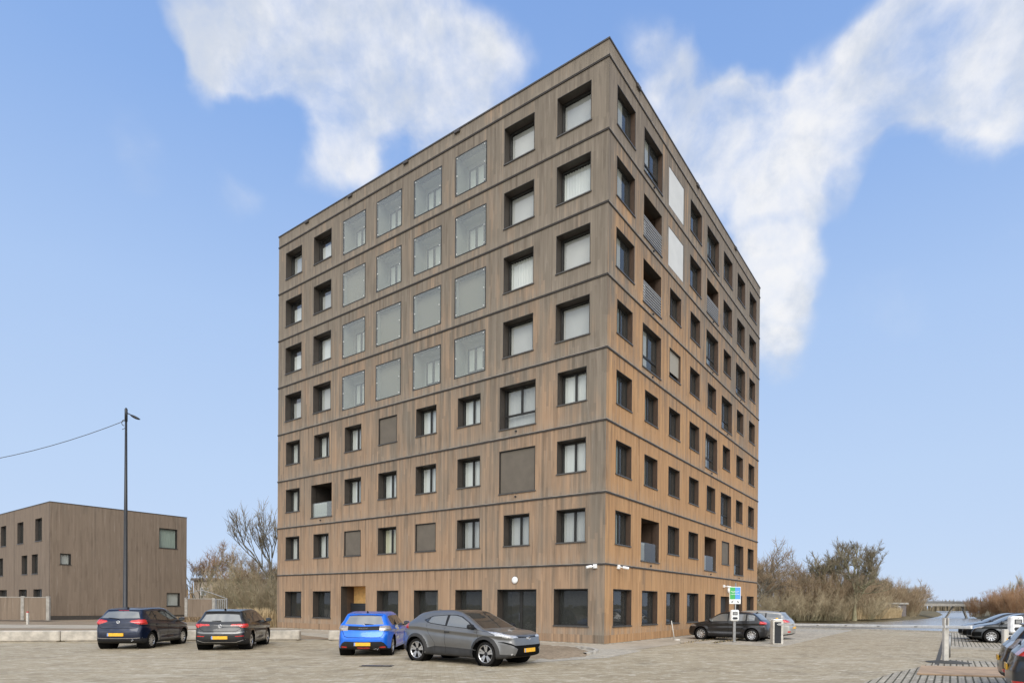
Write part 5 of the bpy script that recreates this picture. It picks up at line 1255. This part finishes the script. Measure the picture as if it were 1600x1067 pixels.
# bridge and far buildings
t = empty('footbridge', 'flat grey road bridge on slanting legs crossing the canal in the distance', 'bridge', (0, 0, 0))
b = MB(); b.prism([(88, 141), (150, 158), (149.3, 163), (87.3, 146)], 2.05, 2.75, 'xy'); b.build('deck', 'concrete_grey', t)
b = MB(); b.prism([(88, 140.9), (150, 157.9), (149.97, 158.05), (87.97, 141.05)], 2.76, 3.25, 'xy'); b.build('railing', 'grey_metal', t)
for x, dx in ((97.8, 1.9), (104.3, -1.2)):
    b = MB(); y = 141+(x-88)*.274+1.5; b.prism([(x, -1), (x+.32, -1), (x+dx+.4, 2.05), (x+dx, 2.05)], y, y+.5, 'xz'); b.build('leg', 'concrete_grey', t)
def simple_house(name, label, x, y, w_, d_, h, rot, mat, roofm, wins, flat=True):
    t = empty(name, label, 'house', (x, y, -.2), rot)
    b = MB(); b.box(0, w_, 0, d_, 0, h); b.build('wall', mat, t)
    b = MB(); 
    if flat: b.box(-.3, w_+.3, -.3, d_+.3, h, h+.35)
    else: b.prism([(-.3, h), (w_+.3, h), (w_+.3, h+.1), (w_*.5, h+2.2), (-.3, h+.1)], -.3, d_+.3, 'xz')
    b.build('roof', roofm, t)
    for wx, wz, ww, wh in wins:
        b = MB(); b.box(wx, wx+ww, -.04, .05, wz, wz+wh); wo = b.build('window', 'white_metal', t)
        b = MB(); b.box(wx+.08, wx+ww-.08, -.05, -.041, wz+.08, wz+wh-.08); b.build('pane', 'car_glass', wo)
    return t
simple_house('far_house', 'low pale brick house half hidden by the bushes right of the black hatchback', -55, 92, 14, 8, 5.2, .1, 'brick_far', 'roof_far', [(1, 2.9, 1.2, 1.2), (4, 2.9, 1.2, 1.2), (7.4, .8, 2.0, 1.4), (10.6, 2.6, 1.8, 1.6)])
simple_house('boat_house', 'low dark pavilion with a pale roof edge among the trees by the canal', 69.3, 123, 6, 6, 2.5, .15, 'roof_far', 'concrete_grey', [(3.4, .9, 1.2, 1.2)])

b = MB(); b.box(-.42, .42, -.11, .11, .004, .014); b.box(-.45, .45, -.14, -.11, .004, .012, 1); b.box(-.45, .45, .11, .14, .004, .012, 1)
for k in range(11): b.box(-.40+k*.075, -.37+k*.075, -.10, .10, .0145, .018, 1)
tag(b.build('drain_grate', ['black_metal', 'grey_plastic'], loc=(-4.7, 16.35, 0)), 'dark slotted drain grate in the paving near the blue car', 'drain')
# ------------------------------------------------------------------ vegetation: bare winter trees and shrubs
def twig(b, p, d, L, r, mi=0, seg=3, bend=.25, rr=None):
    """a crooked tapering three sided shoot; returns its points"""
    pts = [p]
    for k in range(seg):
        d = (d+Vector((rr.uniform(-1, 1), rr.uniform(-1, 1), rr.uniform(-.6, .9)))*bend).normalized(); pts.append(pts[-1]+d*(L/seg))
    rad = [r*(1-.75*k/seg) for k in range(seg+1)]
    b.tube(pts, rad, 3 if r < .03 else 5 if r < .09 else 8, mi, cap=False)
    return pts, d
def grow(bs, bt, p, d, L, r, depth, rr, spread=.6, up=.25, kids=3, ratio=.68, tw=6, twl=.8, twr=.010, crook=.16):
    seg = 4 if depth > 1 else 3
    pts, dd = twig(bs if depth > 0 else bt, p, d, L, r, 0, seg, crook, rr)
    if depth == 0: return
    n = kids+(1 if rr.random() < .4 else 0)
    for k in range(n):
        f = 1 if k == 0 else rr.uniform(.45, 1); i = min(seg-1, int(f*seg)); q_ = pts[i].lerp(pts[i+1], f*seg-i) if i < seg else pts[-1]
        a = Vector((rr.uniform(-1, 1), rr.uniform(-1, 1), rr.uniform(-.3, .8))).normalized()
        nd = (dd*(1 if k else 1.6)+a*spread*(1 if k else .5)+Vector((0, 0, up))).normalized()
        grow(bs, bt, q_, nd, L*ratio*rr.uniform(.75, 1.15), max(twr, r*(.62 if k else .72)), depth-1, rr, spread, up, kids, ratio, tw, twl, twr, crook)
    if depth <= 2:
        for k in range(tw):
            q_ = pts[rr.randrange(1, len(pts))]; a = Vector((rr.uniform(-1, 1), rr.uniform(-1, 1), rr.uniform(-.2, 1))).normalized()
            twig(bt, q_, (dd*.5+a).normalized(), twl*rr.uniform(.5, 1.2), twr, 0, 3, .3, rr)
def make_tree(name, label, seed, H, r, depth=5, kids=2, spread=.6, up=.22, bark_='bark_grey', tw_='twig_brown', tw=6, twl=.8, twr=.012, clear=.3, ratio=.72, lean=(0, 0), cat='tree', group=None, crook=.16):
    rr = random.Random(seed); t = empty(name, label, cat, (0, 0, 0)); t['group'] = group or 'trees and shrubs around the building'
    bs, bt = MB(), MB()
    pts, dd = twig(bs, Vector((0, 0, -.1)), Vector((lean[0], lean[1], 1)).normalized(), H*clear, r, 0, 4, .06, rr)
    n0 = kids+2; L0 = H*(1-clear)*(1-ratio)/(1-ratio**depth)*1.08
    for k in range(n0):
        a = 2*math.pi*k/n0+rr.uniform(-.4, .4); nd = (Vector((math.cos(a)*spread, math.sin(a)*spread, .9 if k else 1.8))+Vector((lean[0], lean[1], 0))).normalized()
        grow(bs, bt, pts[-1] if k < 2 else pts[-2].lerp(pts[-1], rr.random()), nd, L0*rr.uniform(.8, 1.1), r*.62, depth-1, rr, spread, up, kids, ratio, tw, twl, twr, crook)
    bs.build('trunk', bark_, t, smooth=True); bt.build('crown', tw_, t)
    return t
def make_shrub(name, label, seed, H, W_, stems=45, tw=22, tw_='twig_tan', bark_='bark_green', twr=.012, fan=.55, twl=1.1, group=None, low=0.15):
    """many stems fanning from the ground, covered with fine twigs"""
    rr = random.Random(seed); t = empty(name, label, 'shrub', (0, 0, 0)); t['group'] = group or 'trees and shrubs around the building'
    bs, bt = MB(), MB()
    for s_ in range(stems):
        a = rr.uniform(0, 2*math.pi); q_ = Vector((math.cos(a), math.sin(a), 0))*W_*.32*math.sqrt(rr.random())
        tilt = fan*rr.random()**.7; d = Vector((math.cos(a)*tilt, math.sin(a)*tilt, 1)).normalized(); L_ = H*rr.uniform(.6, 1.0)
        pts, dd = twig(bs, q_-Vector((0, 0, .1)), d, L_, .035*rr.uniform(.6, 1.3)*H/6, 0, 5, .13, rr)
        for k in range(tw):
            f = rr.uniform(low, 1); i = min(4, int(f*5)); q2 = pts[i].lerp(pts[i+1], f*5-i)
            a2 = Vector((rr.uniform(-1, 1), rr.uniform(-1, 1), rr.uniform(.0, 1.2))).normalized()
            p2, d2 = twig(bt, q2, (a2+Vector((0, 0, .35))).normalized(), twl*rr.uniform(.5, 1.3)*(1.2-f*.6), twr, 0, 3, .3, rr)
            for _ in range(2):
                a3 = Vector((rr.uniform(-1, 1), rr.uniform(-1, 1), rr.uniform(-.1, 1))).normalized(); twig(bt, p2[rr.randrange(1, 3)], (d2+a3).normalized(), twl*.5, twr*.75, 0, 2, .3, rr)
    bs.build('stem', bark_, t); bt.build('crown', tw_, t)
    return t
GR = {'tree': 'bare trees by the canal', 'shrub': 'bare shrubs by the canal'}
def place(t, x, y, z=-.2, s=1, rot=0, label=None, sz=None):
    t.location = (x, y, z); t.scale = (s, s, sz or s); t.rotation_euler.z = rot
    if label: t['label'] = label
    return t
def another(t, x, y, z, s, rot, label, sz=None, mats=None):
    c = copy_tree(t); place(c, x, y, z, s, rot, label, sz)
    return c
# left gap between the two buildings
tA = make_tree('bare_tree', 'tall bare tree with a crooked leaning trunk against the left end of the building', 11, 12.6, .20, 5, 3, .62, .22, 'bark_grey', 'twig_dark', 6, .7, .013, .34, lean=(-.05, 0), crook=.22)
place(tA, -29.6, 64, -.1, 1, 1.0)
tB = make_tree('bare_tree', 'brown leafed tree peeping out behind the right edge of the small house', 5, 10.5, .11, 5, 3, .8, .12, 'bark_green', 'twig_rust', 10, .7, .012, .16)
place(tB, -42.5, 72, -.1, 1.0, .4)
tC = make_tree('bare_tree', 'rounded bare tree with a dense dark brown crown, centre of the left gap', 21, 9.2, .12, 5, 3, .9, .08, 'bark_green', 'twig_brown', 10, .7, .013, .16)
place(tC, -33.5, 68, -.1, 1.0, .9)
s1 = make_shrub('bare_shrub', 'tall fan of tan stems behind the short garden fence', 31, 5.6, 4, 42, 14, 'twig_tan', 'bark_green', .012, .55, .9); place(s1, -27.4, 56, 0, 1, 0)
s2 = make_shrub('bare_shrub', 'wide hazy tan bush at the left end of the building', 32, 4.2, 6, 60, 22, 'twig_tan', 'bark_green', .011, .95, .9); place(s2, -25.6, 56.5, 0, 1.0, 0)
another(s2, -31.0, 62, 0, 1.15, 2, 'hazy tan bush between the fence and the small house')
another(s1, -34.5, 63, 0, 1.1, 1.2, 'upright tan bush right next to the small house')
another(tC, -39.0, 80, 0, 1.0, 2.2, 'brownish bare tree at the back of the left gap, left of centre')
another(s2, -29.5, 75, 0, 1.35, 3, 'low bush far back in the left gap')
another(tB, -47.5, 88, 0, .9, 3.0, 'rust brown tree far behind the small house')
# reeds
def reeds(name, label, seed, poly_fn, n, h, mat='reed', cat='reeds'):
    rr = random.Random(seed); b = MB()
    for k in range(n):
        x, y = poly_fn(rr); hh = h*rr.uniform(.6, 1.15); a = rr.uniform(0, math.pi); w_ = .014; dx, dy = math.cos(a)*w_, math.sin(a)*w_; lx_, ly_ = rr.uniform(-.22, .22)*hh, rr.uniform(-.22, .22)*hh
        b.face([(x-dx, y-dy, -.05), (x+dx, y+dy, -.05), (x+lx_*.5+dx, y+ly_*.5+dy, hh*.6), (x+lx_*.5-dx, y+ly_*.5-dy, hh*.6)]); b.face([(x+lx_*.5-dx*2, y+ly_*.5-dy*2, hh*.6), (x+lx_*.5+dx*2, y+ly_*.5+dy*2, hh*.6), (x+lx_, y+ly_, hh)])
    o = b.build(name, mat); tag(o, label, cat, kind='stuff'); return o
reeds('reed_bed', 'dry golden reeds at the left end of the building', 1, lambda r: LW(r.uniform(-2.2, .5), r.uniform(25.2, 27.6))[:2], 1300, 1.25)
reeds('dry_hedge', 'low brown hedge in front of the short garden fence', 2, lambda r: (r.uniform(-31.8, -27.2), r.uniform(49.6, 50.6)), 2600, .42, 'twig_brown', 'hedge')
o = reeds('reed_bed', 'golden reeds along the far canal bank', 3, lambda r: (lambda t, w_: (49+t*40-w_*.3, 97+t*40+t*t*12-14*t*(1-t)+w_))(r.random()**.8*.72, r.uniform(0, 3.0)), 9000, 1.9); o.location.z = -.35
# ground cover: dead leaves and weeds along the parking bay edge
rr = random.Random(5); b = MB()
for k in range(700):
    X = rr.uniform(3.2, 12.5) if k % 3 else rr.uniform(7, 26); Y = -2.25+rr.gauss(0, .10) if k % 2 else -3.3+rr.gauss(0, .08)
    if k % 2 == 0: X = rr.uniform(4.3, 9.5)
    x, y, _ = LW(X, Y); s_ = rr.uniform(.02, .05); a = rr.uniform(0, 6.3); c_, n_ = math.cos(a)*s_, math.sin(a)*s_
    b.face([(x-c_, y-n_, .012), (x+n_, y-c_, .02+s_*.6), (x+c_, y+n_, .014+s_*1.3)], 0 if rr.random() < .5 else 1)
tag(b.build('weeds', ['leaf_dark', 'reed']), 'weeds and dead leaves along the edge of the parking bay', 'weeds', kind='stuff')
# the canal bank on the right
big = make_tree('bare_tree', 'largest bare tree on the canal bank, pale forked trunk and dark round crown', 41, 13.2, .34, 6, 3, .95, .02, 'bark_green', 'twig_dark', 6, .75, .015, .2, ratio=.74, crook=.22); place(big, 49.6, 95.5, -.4, 1.22, .5)
med = make_tree('bare_tree', 'fine twigged grey bare tree next to the right edge of the building', 43, 12.5, .22, 5, 3, 1.0, .0, 'bark_grey', 'twig_brown', 11, 1.0, .015, .18, ratio=.78); place(med, 32.6, 92.5, -.4, 1.05, 0)
sh = make_shrub('bare_shrub', 'broad brown willow thicket with upright top, left of the largest bare tree', 51, 8.2, 7, 90, 28, 'twig_brown', 'twig_tan', .014, .62, 1.4); place(sh, 41.0, 95.5, -.4, 1.0, 0)
lo_ = make_shrub('bare_shrub', 'low tan bush at the waterline beside the building edge', 52, 4.6, 6, 80, 22, 'twig_tan', 'bark_green', .014, .95, 1.0); place(lo_, 33.0, 91.5, -.4, 1, 0)
PL = [(sh, 38.2, 97, .92, 1.0, 'brown willow thicket just right of the building edge'), (sh, 44.2, 96.5, 1.0, 2.1, 'tall brown willow thicket with a reddish top'), (sh, 47.4, 97.5, .96, 4.0, 'brown willow thicket touching the largest bare tree'),
      (lo_, 36.8, 93, 1.1, 1.2, 'low tan bush under the brown willow thickets'), (lo_, 40.8, 93.6, 1.1, 2.6, 'low tan bush near the estate car tail'), (lo_, 44.8, 94.8, 1.15, 3.4, 'low tan bush left of the pale trunk'), (lo_, 47.2, 97.5, .9, 5.1, 'low bush at the foot of the largest bare tree'),
      (lo_, 54.6, 103, 1.1, .6, 'low olive bush right of the pale trunk'), (sh, 55.5, 106, .95, 3.0, 'brown thicket right of the largest bare tree'), (sh, 60.5, 111, .95, 5.0, 'brown thicket behind the reed bed'), (lo_, 67.5, 119.5, .9, 2.2, 'low bush hiding the left half of the boat house'), (lo_, 57.5, 106.5, 1.15, 4.2, 'low bush behind the reed bed'),
      (sh, 51.8, 103, .9, .3, 'dark thicket directly behind the largest bare tree'), (med, 57.0, 112, .95, 1.5, 'bare tree with ragged crown right of the largest one'), (med, 46.5, 104, 1.0, 2.5, 'bare tree rising out of the willow thickets'), (med, 39.0, 103, .98, 4.4, 'pale bare tree behind the thickets near the building'),
      (big, 69.0, 127, .9, 2.0, 'bare tree over the boat house'), (big, 78.0, 138, .8, 3.3, 'bare tree right of the boat house'), (sh, 80.5, 133, .95, 1.0, 'rust brown thicket at the bend of the canal'), (sh, 86.5, 141, .8, 2.0, 'last thicket before the bridge'),
      (sh, 73.5, 130, 1.05, 3.0, 'thicket beside the boat house'), (big, 96.0, 160, .7, 4.1, 'bare tree behind the left end of the bridge'), (sh, 98.0, 164, .9, 4.0, 'thicket behind the left end of the bridge'), (med, 114, 182, .9, .7, 'distant bare tree left of the bridge gap')]
for src, x, y, s_, a, lab_ in PL: another(src, x, y, -.4, s_, a, lab_)
# right bank
ru = make_shrub('bare_shrub', 'rust brown thicket behind the noses of the right hand cars', 61, 6.4, 6, 80, 26, 'twig_rust', 'twig_brown', .016, .5, 1.1); place(ru, 80, 95, -.4, 1.0, 0)
pop = make_tree('poplar', 'slim bare poplar rising above the right hand thicket', 62, 10, .14, 4, 3, .22, .6, 'bark_grey', 'twig_tan', 12, .8, .014, .12, ratio=.7)
place(pop, 118, 142, -.4, 1.05, 0)
PR = [(ru, 84, 93, .95, 1.0, 'rust thicket at the right edge above the cars'), (ru, 88, 104, 1.1, 2.0, 'rust thicket second row at the right edge'), (ru, 94, 118, 1.05, 3.0, 'brown thicket left part of the right bank'), (ru, 106, 138, 1.0, 4.0, 'dark olive thicket at the end of the right bank by the bridge'), (ru, 101, 128, 1.05, 4.6, 'brown thicket on the right bank near the bridge'),
      (ru, 102.5, 141, .75, 1.7, 'olive thicket right beside the bridge leg'), (ru, 102.5, 133, .95, 2.9, 'brown thicket just right of the bridge opening'), (ru, 79, 88, .9, 5.0, 'rust thicket lowest at the right edge'), (pop, 113, 139, .95, 1, 'slim bare poplar, first of the row on the right bank'), (pop, 122, 143, 1.15, 2, 'slim bare poplar, third of the row on the right bank'), (pop, 116, 130, 1.0, 3, 'slim bare poplar, fourth of the row on the right bank'), (pop, 120, 128, 1.1, 4, 'slim bare poplar, fifth of the row on the right bank'), (pop, 133, 170, .95, 5, 'distant bare poplar above the bridge deck'),
      (med, 104, 112, .85, 3, 'bare tree at the right edge above the rust thickets')]
for src, x, y, s_, a, lab_ in PR: another(src, x, y, -.4, s_, a, lab_)
# distant tree line closing the horizon
def treeline(label, pts, h, seed, mat='twig_dark'):
    rr = random.Random(seed); b = MB()
    for (x0, y0), (x1, y1) in zip(pts, pts[1:]):
        L_ = math.hypot(x1-x0, y1-y0); n = int(L_/.25)
        for k in range(n):
            t = rr.random(); x = x0+(x1-x0)*t+rr.uniform(-6, 6); y = y0+(y1-y0)*t+rr.uniform(-6, 6)
            hh = h*(.55+.45*math.sin(x*.13+seed)*math.sin(y*.07+2*seed)+.25*rr.random()); a = rr.uniform(0, 3.14); w_ = rr.uniform(.3, .8); dx, dy = math.cos(a)*w_, math.sin(a)*w_
            b.face([(x-dx, y-dy, -.5), (x+dx, y+dy, -.5), (x+dx*.6, y+dy*.6, hh*.7), (x, y, hh), (x-dx*.7, y-dy*.7, hh*.6)])
    o = b.build('far_wood', mat); tag(o, label, 'wood', kind='stuff')
treeline('distant line of bare woods across the canal end', [(118, 260), (190, 330), (330, 380)], 8, 2)
treeline('distant line of bare woods behind the small house', [(-260, 190), (-150, 180), (-40, 170), (40, 175)], 8, 4, 'twig_brown')
